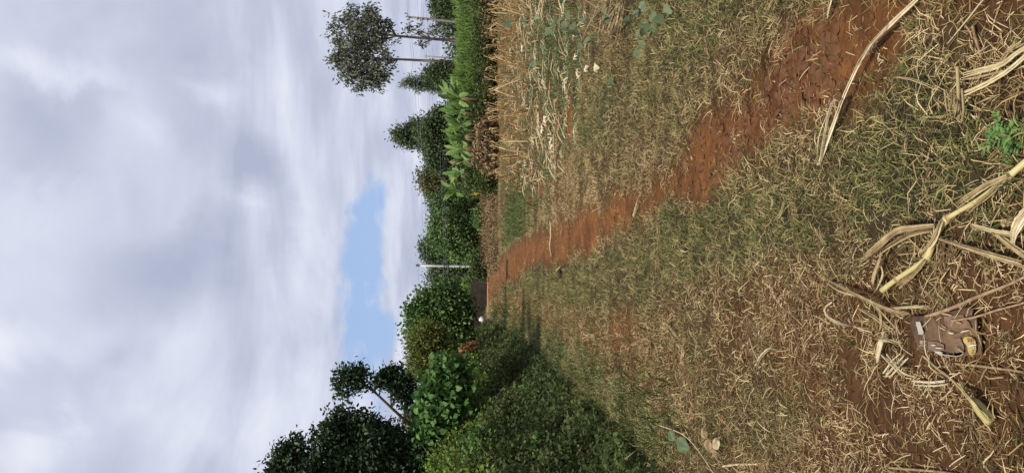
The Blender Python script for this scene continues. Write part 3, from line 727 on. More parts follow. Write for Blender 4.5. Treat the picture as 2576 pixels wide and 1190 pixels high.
# broad-leaved weeds and scrub under the tall grass and bananas (one mass)
bs_ = Bag()
cs, rs = [], []
for py_ in range(-120, 470, 13):
    for lay in range(2):
        Yv = 40.6 + rng.uniform(-1, 1.2) + lay * 2.2
        cs.append(P(1220 - lay * 26 + rng.uniform(-9, 9), py_ + rng.uniform(-6, 6), Yv)); rs.append((rng.uniform(.35, .6), .5, rng.uniform(.3, .55)))
crown(bs_, cs, rs, 6500, 7, .2, .17, 'diamond')
put('scrub', bs_.mesh('scrub', 'leaf_shade'), kind='stuff', label='weedy scrub in a shade-darkened green along the far edge of the stubble field', cat='scrub')  # shade at the field edge is carried by the dark leaf colour
bs_ = Bag()
cs, rs = [], []
for py_ in range(-120, 660, 9):
    Yv = 40.3 + rng.uniform(-1, 1) if py_ < 440 else 47 + rng.uniform(-2, 4)
    cs.append(P((1228 if py_ < 440 else 1226) + rng.uniform(-8, 8), py_, Yv)); rs.append((rng.uniform(.3, .6), .5, rng.uniform(.15, .32)))
crown(bs_, cs, rs, 800, 7, .16, .20, 'lance', inner=.2)
crown(bs_, [P(1236 + rng.uniform(-10, 14), py_, rng.uniform(38, 50)) * [1, 1, 0] + [0, 0, .2] for py_ in range(505, 660, 5)], [(.7, .8, .3)] * 31, 900, 7, .16, .24, 'lance', inner=.1)
put('dead_scrub', bs_.mesh('dead_scrub', 'leaf_dead'), kind='stuff', label='brown dead weeds lying along the far field edge', cat='dead weeds')
# bushes round the foot of the pole and along the far edge
for i, (px_, py_, rh, rw, Y_, mt_, lab) in enumerate([
        (1203, 680, 15, 17, 62, 'leaf_shade', 'small dark bush hiding the foot of the white pole'),
        (1200, 652, 18, 14, 63, 'leaf_bush', 'pale green bush between the mango tree and the white pole'),
        (1188, 700, 14, 20, 72, 'leaf_far', 'low dull bush on the bank just behind the white pole'),
        (1190, 450, 22, 20, 58, 'leaf_shade', 'low dark bush under the upright banana leaves'),
        (1207, 550, 12, 22, 60, 'leaf_bush', 'low green shrub at the foot of the mango trees')]):
    tree('bush', lab, 'bush', Y_, [(1222, py_), (px_ + 6, py_), (px_, py_)], [(px_, py_, rh, rw), (px_ + 4, py_ - rw * .5, rh * .7, rw * .6), (px_ + 5, py_ + rw * .5, rh * .7, rw * .6)],
         mt_, .22, 'diamond', 260, 7, .2, .03, .015)
# fresh grass patch at the edge of the field
bg_ = Bag()
c0 = np.array([G(1300, 560), G(1290, 520), G(1280, 590), G(1315, 585), G(1305, 545)])
k = rng.integers(0, 5, 3600); p_ = c0[k] + rng.normal(size=(3600, 3)) * [.6, 3.0, 0]
p_ = p_[fields(p_[:, 0], p_[:, 1] + .0)['py'] < np.interp(fields(p_[:, 0], p_[:, 1])['px'], PX_, PA_) - 12]; nf = len(p_)
p_[:, 2] = gz(p_[:, 0], p_[:, 1])
leaves(bg_, p_, unit(rng.normal(size=(nf, 3)) * .6 + [0, 0, .9]), unit(rng.normal(size=(nf, 3))), rng.uniform(.10, .27, nf), 'blade', np.clip(rng.normal(.45, .2, nf), 0, 1), 2.2)
M['leaf_fresh'] = mat_plant('leaf_fresh', [(.055, .085, .022), (.10, .135, .036), (.19, .21, .075)], .5, .3, 'tint', .3, .2, 2)
put('fresh_grass', bg_.mesh('fresh_grass', 'leaf_fresh'), kind='stuff', label='patch of fresh bluish green grass at the end of the stubble rows', cat='grass')

# ------------------------------------------------------------------ banana plants
def ribbon(path, width, up=(0, 0, 1), fold=.15, wave=0.0, nseg=12, wprof=None, crossn=5, curl=0.0, twist=0.0, rip=0.0):
    path = smooth_path(path, nseg); tn = unit(np.gradient(path, axis=0))
    t = np.linspace(0, 1, nseg)
    wd = np.interp(t, np.linspace(0, 1, len(wprof)), wprof) * width if wprof is not None else np.full(nseg, width)
    side = unit(np.cross(tn, np.asarray(up, float))); nor = np.cross(side, tn)
    ks = np.linspace(-1, 1, crossn); vv = []
    ph = rng.uniform(0, 6.28)
    for i in range(nseg):
        a = twist * t[i]; s2 = side[i] * math.cos(a) + nor[i] * math.sin(a); n2 = nor[i] * math.cos(a) - side[i] * math.sin(a)
        for k in ks:
            wl_ = wd[i] * .5 * k * (1 - rip * rng.random() * abs(k))
            h = fold * abs(k) * wd[i] * .5 - curl * k * k * wd[i] + wave * wd[i] * math.sin(9 * t[i] + ph + 2 * k) + (.05 * wd[i] * math.sin(7 * k + ph) if crossn > 5 else 0)
            vv.append(path[i] + s2 * wl_ + n2 * h)
    q = [(i * crossn + k, i * crossn + k + 1, (i + 1) * crossn + k + 1, (i + 1) * crossn + k) for i in range(nseg - 1) for k in range(crossn - 1)]
    tint = np.tile(.5 + .2 * np.sin(ks * 5 + ph) + rng.normal(0, .2, crossn), nseg) + rng.normal(0, .06, nseg * crossn)
    return np.array(vv), q, np.clip(tint, 0, 1)
def banana(focal, Y, tips, label, dead=(), width=.36):
    top = P(*focal, Y); base = np.array([top[0] + rng.normal() * .06, Y, gz1(top[0], Y)])
    t = thing('banana_plant', label, 'banana plant', base, 'banana plants at the field edge')
    b = Bag(); b.add(*tube(smooth_path([base, (base + top) / 2 + [.03, 0, 0], top], 6), [.11, .10, .09, .075, .06, .045], 8), tint=.45)
    put('stem', b.mesh('stem', 'leaf_shade', base, True), t)
    fx, fy = focal
    tips = list(tips) + [(fx - rng.uniform(18, 50), fy + rng.uniform(-30, 30)) for _ in range(4)] + [(fx + rng.uniform(8, 24), fy + rng.uniform(-22, 22)) for _ in range(2)]
    for (px_, py_) in tips:
        tip = P(px_, py_, Y + rng.uniform(-.5, .4)); mid = (top + tip) / 2
        L_ = np.linalg.norm(tip - top); mid[2] += .10 * L_ if tip[2] > top[2] else .32 * L_
        q0 = top + (mid - top) * .12
        v, q, tt = ribbon([top, q0, mid, tip], width * (.65 + .25 * L_), (rng.normal() * .5, -.7, .7), .35, .06, 18, [.05, .12, .75, 1, 1, .9, .6, .05], 7, .05, rip=.42)
        lb = Bag(); lb.add(v, q, tint=np.clip(tt * .5 + rng.uniform(-.15, .5), 0, 1))
        lo = put('leaf', lb.mesh('leaf', 'leaf_banana', base), t)
        pth = smooth_path([top, q0, mid, tip], 8); rb = Bag(); rb.add(*tube(pth + np.array([0, -.008, .012]), np.linspace(.02, .005, 8), 4), tint=.95)
        put('midrib', rb.mesh('midrib', 'leaf_banana', [0, 0, 0]), lo).location = [-float(c) for c in base]
    for (px_, py_) in dead:
        tip = P(px_, py_, Y - rng.uniform(.05, .35)); mid = (top + tip) / 2 + [0, -.15, .25]
        v, q, tt = ribbon([top, mid - [0, 0, .12], tip], .13, (0, -1, .3), .5, .12, 10, [.2, .8, 1, .8, .3], 5, rip=.5)
        lb = Bag(); lb.add(v, q, tint=tt); put('dead_leaf', lb.mesh('dead_leaf', 'leaf_dead', base), t)['label'] = 'brown withered leaf hanging down'
banana((1157, 248), 40, [(1136, 190), (1112, 200), (1104, 214), (1100, 240), (1150, 200), (1128, 262), (1178, 256)], 'banana plant nearest the gum trees with its leaves fanned to the right', [(1200, 252), (1192, 262)])
banana((1160, 282), 40.5, [(1104, 275), (1134, 258), (1118, 282), (1112, 295), (1158, 310), (1190, 262), (1176, 296)], 'banana plant of broad leaves just left of the fanned one', [(1196, 290)])
banana((1165, 318), 40, [(1118, 295), (1124, 312), (1132, 330), (1150, 300), (1186, 306), (1186, 326)], 'banana plant in the middle of the clump above dead weeds', [(1198, 312), (1196, 328)])
banana((1166, 350), 39.5, [(1108, 326), (1122, 336), (1114, 352), (1140, 322), (1176, 362), (1150, 370)], 'pale banana plant left of the middle of the clump', [(1200, 345), (1205, 356), (1198, 336)])
banana((1168, 376), 39.5, [(1120, 390), (1116, 366), (1130, 350), (1136, 396), (1188, 392), (1180, 404)], 'yellowish banana plant above the heap of dead brown leaves', [(1205, 372), (1210, 384), (1200, 392)])
banana((1168, 402), 40.5, [(1150, 384), (1148, 414), (1186, 420), (1190, 398)], 'half dead banana plant with brown leaves hanging round it', [(1128, 408), (1195, 402), (1205, 410), (1192, 416), (1136, 420)])
banana((1160, 436), 52, [(1146, 418), (1170, 446), (1140, 440), (1176, 428)], 'small dark banana plant beside the half dead one', [(1200, 430)], .4)
banana((1150, 480), 56, [(1108, 454), (1134, 430), (1150, 440), (1148, 462), (1128, 470)], 'banana plant with three upright leaves in front of the mango tree', [], .42)
hp = Bag(); cs = [P(1222 + rng.uniform(-12, 8), py_, 38.6 + rng.uniform(-.5, .5)) for py_ in range(318, 412, 6)]
crown(hp, cs, [(.4, .4, .32)] * len(cs), 420, 7, .16, .26, 'lance', droop=.8, inner=.1, wscale=1.3)
put('dead_leaf_heap', hp.mesh('dead_leaf_heap', 'leaf_dead'), label='heap of dead brown banana leaves at the foot of the clump', cat='leaf heap', kind='stuff')
# yellow leaf hanging beneath the mango tree
yl = P(1184, 487, 64)
v, q, tt = ribbon([yl, P(1195, 488, 63.9), P(1205, 486, 63.9), P(1213, 488, 64)], .26, (0, -1, 0), .3, .08, 10, [.4, .9, 1, .9, .8, .5], 5, rip=.3)
b = Bag(); b.add(v, q, tint=tt); put('yellow_leaf', b.mesh('yellow_leaf', 'leaf_yellow', yl), None, yl, 'long bright yellow leaf hanging upright beside the mango stems', 'leaf')
for (a0, a1, lab) in (((1186, 497), (1228, 500), 'thin dark stem beside the yellow hanging leaf'), ((1180, 527), (1226, 524), 'dark bare stem under the mango crown, farther from the yellow leaf')):
    p0, p1 = P(*a1, 65), P(*a0, 65); p0[2] = 0
    b = Bag(); b.add(*tube(smooth_path([p0, (p0 + p1) / 2 + [.06, 0, 0], p1], 6), np.linspace(.09, .06, 6), 6)); put('tree_stem', b.mesh('tree_stem', 'bark', p0, True), None, p0, lab, 'tree stem')
# small white bundle at the end of the earth bank
wb = P(1214, 803, 60); wb[2] = gz1(wb[0], 60)
t = thing('cloth_bundle', 'small white bundle lying at the end of the dark earth bank', 'bundle', wb)
def lump(r, c, seed, n=10):
    r_ = np.random.default_rng(seed); th = np.linspace(0, math.pi, 7); ph = np.linspace(0, 2 * math.pi, n, endpoint=False); v = []
    for a in th:
        for p_ in ph:
            k = 1 + .22 * r_.normal() * math.sin(a)
            v.append(np.array([math.sin(a) * math.cos(p_) * r[0] * k, math.sin(a) * math.sin(p_) * r[1] * k, math.cos(a) * r[2]]) + c)
    q = [(i * n + j, i * n + (j + 1) % n, (i + 1) * n + (j + 1) % n, (i + 1) * n + j) for i in range(6) for j in range(n)]
    return np.array(v), q
b = Bag(); b.add(*lump((.20, .16, .24), (0, 0, .52), 1)); put('white_wrap', b.mesh('white_wrap', 'white_cloth', smooth=True), t)
b = Bag(); b.add(*lump((.15, .14, .26), (-.02, .05, .25), 2)); put('blue_wrap', b.mesh('blue_wrap', 'blue_cloth', smooth=True), t)
b = Bag(); b.add(*lump((.09, .09, .08), (.05, 0, .76), 3)); put('red_knot', b.mesh('red_knot', 'red_cloth', smooth=True), t)

# ------------------------------------------------------------------ poles and wires
YP = 78.0
pb0, pt0 = P(1216, 671, YP), P(1054, 668, YP); pb0[2] = 0
t = thing('power_pole', 'white concrete power pole standing alone at the end of the path', 'power pole', pb0)
def sqtube(path, ra, rb):
    vv, q = [], []
    for p_, (a, b_) in zip(path, zip(ra, rb)):
        vv += [p_ + np.array([sx * a, sy * b_, 0]) for sx, sy in ((-1, -1), (1, -1), (1, 1), (-1, 1))]
    for i in range(len(path) - 1):
        for k in range(4): q.append((i * 4 + k, i * 4 + (k + 1) % 4, i * 4 + 4 + (k + 1) % 4, i * 4 + 4 + k))
    q += [(3, 2, 1, 0), tuple((len(path) - 1) * 4 + k for k in range(4))]
    return np.array(vv), q
pp = smooth_path([pb0, pt0], 5)
b = Bag(); b.add(*sqtube(pp, np.linspace(.135, .08, 5), np.linspace(.12, .075, 5))); put('post', b.mesh('post', 'concrete', pb0), t)
def cyl(c, r, h, axis=2, n=10):
    d = np.zeros(3); d[axis] = h / 2
    return tube([np.asarray(c) - d, np.asarray(c) + d], r, n)
b = Bag(); b.add(*cyl(pt0 + [0, 0, .03], .16, .07)); b.add(*tube([pt0 + [0, 0, .06], pt0 + [0, 0, .18], pt0 + [0, 0, .30]], [.06, .09, .17], 10)); put('cap', b.mesh('cap', 'metal', pb0), t)
for zpx in (1116, 1122, 1126):
    c = P(zpx, 670, YP); b = Bag(); b.add(*sqtube([c - [0, 0, .045], c + [0, 0, .045]], [.165, .165], [.15, .15])); put('band', b.mesh('band', 'metal', pb0), t)
th = np.linspace(0, 2 * math.pi, 18); c = P(1056, 660, YP)
b = Bag(); b.add(*tube(np.column_stack([c[0] + .35 * np.cos(th), np.full(18, c[1]), c[2] - .15 + .42 * np.sin(th)]), .012, 4, False)); put('cable_loop', b.mesh('cable_loop', 'wire', pb0), t)

YW = 74.0
wb0, wt0 = P(1180, 62, YW), P(1029, 44, YW); wb0[2] = 0
t2 = thing('power_pole', 'grey power pole with a crossarm rising behind the tall grass hedge', 'power pole', wb0)
b = Bag(); b.add(*tube(smooth_path([wb0, wt0], 6), np.linspace(.15, .10, 6), 8)); put('post', b.mesh('post', 'pole_dark', wb0, True), t2)
arm0, arm1 = P(1030, 51, YW - .15), P(1024, 34, YW - .15)
b = Bag(); b.add(*tube([arm0, arm1], .05, 6)); put('crossarm', b.mesh('crossarm', 'metal', wb0), t2)
for f in (.03, .5, .97):
    c = arm0 + (arm1 - arm0) * f; b = Bag(); b.add(*tube([c, c + [0, 0, .12], c + [0, 0, .2], c + [0, 0, .28]], [.02, .06, .07, .03], 8)); put('insulator', b.mesh('insulator', 'metal', wb0), t2)
for zpx, py_ in ((1050, 48.5), (1062, 50), (1075, 51.5)):
    c = P(zpx, py_, YW); b = Bag(); b.add(*cyl(c, .17, .08)); put('bracket', b.mesh('bracket', 'metal', wb0), t2)
YS = 120.0
sb0, st0 = P(1185, 152, YS), P(1070, 142, YS); sb0[2] = 0
t3 = thing('power_pole', 'thin distant power pole beside a gum trunk', 'power pole', sb0)
b = Bag(); b.add(*tube([sb0, (sb0 + st0) / 2, st0], [.13, .12, .09], 6)); put('post', b.mesh('post', 'pole_dark', sb0), t3)
b = Bag(); b.add(*tube([st0 + [-.3, 0, -.1], st0 + [.3, 0, -.1]], .05, 5)); put('crossarm', b.mesh('crossarm', 'metal', sb0), t3)
def wire(pts, lab, r_=.011):
    """pts: (px, py, Y)"""
    q = np.array([P(*p_) for p_ in pts]); b = Bag(); b.add(*tube(smooth_path(q, 24), r_, 4, False))
    put('power_line', b.mesh('power_line', 'wire', q[0]), None, q[0], lab, 'power line', 'power lines crossing the field')
wire([(1053, 720, YP), (1052, 669, YP)], 'short wire end leaving the top of the white pole to the left')
wire([(1024, -60, 70), (1025, 36, YW), (1040, 190, 75), (1051, 330, 76), (1060, 480, 77), (1064, 600, 78), (1070, 790, 79)], 'upper of the two thin wires sagging from the crossarm pole across the sky')
wire([(1028, -60, 70), (1030, 50, YW), (1047, 190, 75), (1058, 330, 76), (1067, 480, 77), (1072, 600, 78), (1078, 790, 79)], 'lower of the two thin wires sagging from the crossarm pole across the sky')
for k, (a, b_, c_, yf) in enumerate(((1053, 1068, 1077, 300), (1062, 1073, 1082, 300), (1066, 1080, 1090, 290), (1074, 1090, 1100, 290))):
    wire([(a - 4, -60, 72), (a, 49, YW), (b_, 140, 78), (c_, yf, 82)], ['topmost', 'second', 'third', 'lowest'][k] + ' of the low wires running left behind the gum trunks', .009)
for k, px_ in enumerate((1116, 1122, 1126)):
    wire([(px_ - 9, 380, 74), (px_ - 5, 480, 66), (px_ - 1, 570, 62), (px_, 668, YP - .3), (px_ + (0 if k < 2 else 2), 830, 77)], ['highest', 'middle', 'lowest'][k] + ' wire strapped to the white pole below its middle', .010)

# ------------------------------------------------------------------ scatter on the ground
def scatter(name, mats_objs, pts, rot, scale, label, cat, idx=None):
    """one stuff object: instances of a few small source meshes on given points"""
    me = mesh_np(name, pts, [], None)
    for nm, arr, ty in (('rot', rot, 'FLOAT_VECTOR'), ('scl', scale, 'FLOAT')):
        a = me.attributes.new(nm, ty, 'POINT'); a.data.foreach_set('vector' if ty == 'FLOAT_VECTOR' else 'value', np.asarray(arr, np.float32).ravel())
    a = me.attributes.new('idx', 'INT', 'POINT'); a.data.foreach_set('value', rng.integers(0, len(mats_objs), len(pts)).astype(np.int32))
    col = bpy.data.collections.new(name + '_sources')
    for o in mats_objs: col.objects.link(o)
    ng = bpy.data.node_groups.new(name, 'GeometryNodeTree')
    ng.interface.new_socket('Geometry', in_out='INPUT', socket_type='NodeSocketGeometry'); ng.interface.new_socket('Geometry', in_out='OUTPUT', socket_type='NodeSocketGeometry')
    n, l = ng.nodes, ng.links
    gi, go = n.new('NodeGroupInput'), n.new('NodeGroupOutput')
    ci = n.new('GeometryNodeCollectionInfo'); ci.inputs['Collection'].default_value = col; ci.inputs['Separate Children'].default_value = True; ci.inputs['Reset Children'].default_value = True
    ip = n.new('GeometryNodeInstanceOnPoints'); ip.inputs['Pick Instance'].default_value = True
    def na(nm, ty):
        a = n.new('GeometryNodeInputNamedAttribute'); a.data_type = ty; a.inputs['Name'].default_value = nm; return a.outputs['Attribute']
    l.new(gi.outputs[0], ip.inputs['Points']); l.new(ci.outputs[0], ip.inputs['Instance'])
    l.new(na('rot', 'FLOAT_VECTOR'), ip.inputs['Rotation']); l.new(na('scl', 'FLOAT'), ip.inputs['Scale']); l.new(na('idx', 'INT'), ip.inputs['Instance Index'])
    l.new(ip.outputs[0], go.inputs[0])
    o = put(name, me, None, None, label, cat, None, 'stuff')
    md = o.modifiers.new('scatter', 'NODES'); md.node_group = ng
    return o
def src(name, bag, mat):
    return bpy.data.objects.new(name, bag.mesh(name, mat))
def tuft(n, spread, l0, l1, w, low, seed, curl=.5):
    """creeping-grass tuft: n bent blades"""
    r_ = np.random.default_rng(seed); b = Bag()
    for i in range(n):
        a = r_.uniform(0, 6.28); p0 = np.array([r_.normal() * spread, r_.normal() * spread, -.004])
        el = abs(r_.normal(low, .35)); L_ = r_.uniform(l0, l1)
        h = np.array([math.cos(a), math.sin(a), 0]); d = h * math.cos(el) + np.array([0, 0, math.sin(el)])
        sd_ = np.array([-h[1], h[0], 0]); bend = r_.normal(0, curl) * sd_
        p1 = p0 + d * L_ * .5; d2 = unit(d + bend + np.array([0, 0, -r_.uniform(.2, .9)])); p2 = p1 + d2 * L_ * .5
        p2[2] = max(p2[2], .002)
        w_ = w * r_.uniform(.6, 1.3); s1 = unit(sd_ + np.array([0, 0, r_.normal() * .4])) * w_ * .5
        b.add([p0 - s1, p0 + s1, p1 - s1, p1 + s1, p2], [(0, 1, 3, 2)], [(2, 3, 4)])
    return b
def sample(y0, y1, per_m2, xk=.40, xc=.5):
    """random ground points in a wedge a little wider than the view"""
    area = xk * (y1 ** 2 - y0 ** 2) + 2 * xc * (y1 - y0)
    n = int(area * per_m2); yy = np.sqrt(rng.uniform(y0 ** 2, y1 ** 2, n)); xx = rng.uniform(-1, 1, n) * (xk * yy + xc)
    return xx, yy
def bands(dens_fn, specs):
    PT, SC = [], []
    for (y0, y1, per, s) in specs:
        xx, yy = sample(y0, y1, per); F_ = fields(xx, yy)
        keep = rng.random(len(xx)) < dens_fn(F_, xx, yy)
        keep &= xx > hedge_edge(yy) - .75 * rng.random(len(xx))
        keep &= ~((F_['px'] > 2305) & (F_['px'] < 2480) & (F_['py'] > 790) & (F_['py'] < 890))   # nothing grows through the cardboard
        xx, yy = xx[keep], yy[keep]
        zz = gz(xx, yy); PT.append(np.column_stack([xx, yy, np.where(xx < hedge_edge(yy) + .3, np.maximum(zz, hedge_z(xx, yy)), zz)])); SC.append(s * rng.uniform(.65, 1.35, len(xx)))
    PT, SC = np.concatenate(PT), np.concatenate(SC)
    rot = np.column_stack([rng.normal(0, .12, len(PT)), rng.normal(0, .12, len(PT)), rng.uniform(0, 6.283, len(PT))])
    return PT, rot, SC
def far_ok(F_, x, y): return np.where((y > 39) & (x > 3.6), .15, 1.0)
DRY = [src('dry_tuft', tuft(11, .038, .035, .105, .0027, .32, s, .24), 'dry_blade') for s in (1, 2, 3, 4, 5, 6)]
GRN = [src('green_tuft', tuft(9, .030, .035, .095, .0034, .5, s, .4), 'green_blade') for s in (11, 12, 13, 14)]
LUSH = [src('weed_tuft', tuft(7, .03, .05, .11, .009, .5, s), 'weed') for s in (21, 22)]
SP = [(1.6, 4, 720, .85), (4, 7, 500, .95), (7, 12, 280, 1.1), (12, 22, 150, 1.35), (22, 45, 60, 1.9), (45, 75, 20, 2.8)]
pt, ro, s_ = bands(lambda F_, x, y: np.clip(F_['cover'], .05, 1) * (1 - .86 * F_['green']) * far_ok(F_, x, y), SP)
scatter('dry_grass', DRY, pt, ro, s_, 'straw coloured dry creeping grass matting the field', 'grass')
pt, ro, s_ = bands(lambda F_, x, y: np.clip(F_['cover'] * F_['green'] * 1.0, .01, 1) * far_ok(F_, x, y), [(a, b, c * 1.15, d) for a, b, c, d in SP])
scatter('green_grass', GRN, pt, ro, s_, 'short greyish green creeping grass growing in patches on the field', 'grass')
pt, ro, s_ = bands(lambda F_, x, y: np.clip(F_['field'] * (1 - F_['soil']) * .8 + np.exp(-((F_['px'] - 1400) / 60) ** 2 - ((F_['py'] - 120) / 150) ** 2) * .8 + np.clip((x < hedge_edge(y) + .8) * .7, 0, 1), 0, 1), [(6, 12, 110, 1.1), (12, 24, 80, 1.4), (24, 40, 22, 2.0)])
scatter('field_weeds', LUSH, pt, ro, s_, 'green broad bladed weeds between the stubble rows and along the bank foot', 'weeds')
# straw chaff: flat short pieces
def chip(l_, w_, seed):
    r_ = np.random.default_rng(seed); b = Bag()
    for i in range(5):
        a = r_.uniform(0, 6.28); c = np.array([r_.normal() * .035, r_.normal() * .035, .004 + .006 * r_.random()])
        h = np.array([math.cos(a), math.sin(a), r_.normal() * .22]); s1 = np.array([-h[1], h[0], r_.normal() * .3]) * w_ * r_.uniform(.4, 1.3) * .5
        L_ = l_ * r_.uniform(.4, 1.5) * .5; k = np.array([0, 0, .003])
        b.add([c - h * L_ - s1, c - h * L_ + s1, c - s1 + k, c + s1 + k, c + h * L_ - s1 * .8, c + h * L_ + s1 * .8], [(0, 1, 3, 2), (2, 3, 5, 4)])
    return b
CH = [src('straw_piece', chip(.024, .0032, s), 'straw') for s in (31, 32, 33, 34)]
pt, ro, s_ = bands(lambda F_, x, y: np.clip((.95 * F_['litter'] + .12 + .10 * F_['soil']) * sstep(lowfreq(x, y, 7.5, 61) + .5 * lowfreq(x, y, 17, 62), -1.0, .55), 0.02, 1), [(1.6, 4, 1700, .72), (4, 8, 700, .95), (8, 16, 90, 1.4)])
def mat_clump(seed):
    r_ = np.random.default_rng(seed); b = Bag()
    for i in range(46):
        a = r_.normal(.4 * (seed % 3), .8); c = np.array([r_.normal() * .05, r_.normal() * .035, .004 + .014 * r_.random()])
        h = np.array([math.cos(a), math.sin(a), r_.normal() * .15]); L_ = r_.uniform(.008, .045); w_ = r_.uniform(.0008, .0022); s1 = np.array([-h[1], h[0], r_.normal() * .3]) * w_
        b.add([c - h * L_ - s1, c - h * L_ + s1, c + h * L_ - s1, c + h * L_ + s1], [(0, 1, 3, 2)])
    return b
MTC = [src('straw_mat', mat_clump(s), 'mat_straw') for s in (60, 61, 62, 63, 64)]
pm, rm, sm_ = bands(lambda F_, x, y: np.clip((.25 + .75 * F_['litter']) * sstep(lowfreq(x, y, 5.5, 65), -.2, .8) * (1 - .8 * F_['path']), 0, 1), [(1.6, 4, 110, .8), (4, 8, 60, 1.0), (8, 16, 22, 1.3)])
scatter('matted_straw', MTC, pm, rm, sm_, 'matted broken straw lying in flat patches on the ground', 'straw')
scatter('straw_chaff', CH, pt, ro, s_, 'short pale straw chaff scattered over the bare red soil', 'straw')
LG = [src('long_straw', tuft(3, .05, .10, .26, .0028, .08, s, .35), 'straw') for s in (41, 42, 43)]
pt, ro, s_ = bands(lambda F_, x, y: np.clip(.6 + .3 * F_['litter'] - .3 * F_['path'] * (y > 7), 0, 1), [(1.6, 4.5, 20, .8), (4.5, 9, 9, 1.1), (9, 16, 3, 1.4), (16, 30, 1.5, 1.8)])
scatter('long_straw', LG, pt, ro, s_, 'long thin pale straws lying over the grass and path', 'straw')
SR = [src('crumb', (lambda B_: (B_.add(*lump((.011, .010, .007), (0, 0, .003), s, 6)), B_)[1])(Bag()), 'clod') for s in (51, 52, 53)]
pt, ro, s_ = bands(lambda F_, x, y: np.clip(F_['path'] * .6 + .25 * F_['litter'] + .03, 0, 1), [(1.6, 4, 200, .8), (4, 8, 60, 1.2)])
scatter('soil_crumbs', SR, pt, ro, s_, 'small crumbs of red soil scattered on the bare path', 'soil crumbs')

HK = []
for s in range(4):
    b = Bag()
    for k in range(3):
        a = rng.uniform(0, 6.28); d = np.array([math.cos(a), math.sin(a), 0]) * rng.uniform(.09, .2)
        v, q, tt = ribbon([d * .05 + [0, 0, .02], d * .7 + [rng.normal() * .02, 0, .06 * rng.random() + .015], d * 1.5 + [0, 0, .025], d * 2.1 + [rng.normal() * .04, 0, .01]], .017, (0, -.3, 1), .25, .1, 6, [.5, 1, .9, .1], 3, .15, .5)
        b.add(v, q, tint=np.clip(tt + .1, 0, 1))
    HK.append(src('husk_piece', b, 'maize_pale' if s == 0 else 'maize'))
pt, ro, s_ = bands(lambda F_, x, y: np.clip(F_['field'] * (.25 + .9 * F_['soil']) * (F_['py'] < 470), 0, 1), [(7, 12, 16, .8), (12, 20, 15, .9), (20, 30, 4, 1.0)])
scatter('husk_litter', HK, pt, ro, s_, 'pale torn husks and leaf pieces littering the furrows of the stubble field', 'husks')
# larger clods, each a piece of the ground
cm = []
for s in range(8):
    b = Bag(); r_ = rng.uniform(.8, 1.2); b.add(*lump((.026 * r_, .021, .011), (0, 0, .003), 300 + s, 8)); cm.append(b.mesh('soil_clod', 'clod'))
k = 0
while k < 290:
    px_, py_ = rng.uniform(1760, 2120), rng.uniform(0, 460)
    p_ = G(px_, py_, .0); F_ = fields(p_[:1], p_[1:2])
    if F_['path'][0] < .6: continue
    o = put('soil_clod', cm[k % 8], ground, (p_[0], p_[1], gz1(p_[0], p_[1]) - .004))
    s = rng.uniform(.45, 1.25) * 1.1; o.scale = (s, s, s * rng.uniform(.7, 1.1)); o.rotation_euler = (rng.normal() * .2, rng.normal() * .2, rng.uniform(0, 6.28)); k += 1

# ------------------------------------------------------------------ maize stubble (individual cut stalks)
protos = []
for i in range(6):
    t = bpy.data.objects.new('maize_stalk', None); COL.objects.link(t)
    h = rng.uniform(.45, 1.0); ln = rng.normal(size=2) * .16
    pth = smooth_path([(0, 0, -.05), (ln[0] * .4, ln[1] * .4, h * .5), (ln[0], ln[1], h)], 5)
    b = Bag(); b.add(*tube(pth, [.015, .014, .013, .012, .011], 6)); put('stalk', b.mesh('stalk', 'maize_stub', smooth=True), t)
    for k in range(3):
        f = rng.uniform(.25, .95); p0 = pth[0] + (pth[-1] - pth[0]) * f; a = rng.uniform(0, 6.28)
        d = np.array([math.cos(a), math.sin(a), 0]); l_ = rng.uniform(.22, .42)
        v, q, tt = ribbon([p0, p0 + d * l_ * .25 + [0, 0, l_ * .25 * rng.uniform(-.5, 1)], p0 + d * l_ * .4 + [0, 0, -l_ * .3], p0 + d * l_ * .45 + [0, 0, -l_ * .8]], .035, (d[1], -d[0], .4), .4, .15, 8, [.6, 1, .9, .2], 3)
        b = Bag(); b.add(v, q, tint=tt); put('dry_leaf', b.mesh('dry_leaf', 'maize_stub'), t)
    tag(t, 'short cut maize stalk standing dry in the rows of the stubble field', 'maize stalk', 'cut maize stalks standing in rows'); protos.append(t)
spots = []
for row in range(8):
    y_ = 19.2 + row * 2.1 + row * row * .16
    x_ = P(1300, 470 - row * 6, y_)[0] + rng.uniform(0, .3)
    while x_ < .36 * y_:
        if rng.random() < .85 - .35 * (lowfreq(np.array([x_]), np.array([y_]), .8, 99)[0] < -.25): spots.append((x_ + rng.normal() * .05, y_ + rng.normal() * .32))
        if rng.random() < .25: spots.append((x_ + rng.normal() * .09, y_ + rng.normal() * .1))
        x_ += rng.uniform(.2, .5)
spots = sorted(spots, key=lambda q: q[1])
for i, (x_, y_) in enumerate(spots[:298]):
    o = protos[i] if i < 6 else copy_tree(protos[i % 6])
    o.location = (float(x_), float(y_), gz1(x_, y_)); s = rng.uniform(.55, 1.15); o.scale = (1.2, 1.2, s); o.rotation_euler = (rng.normal() * .10, rng.normal() * .13, rng.uniform(0, 6.28))
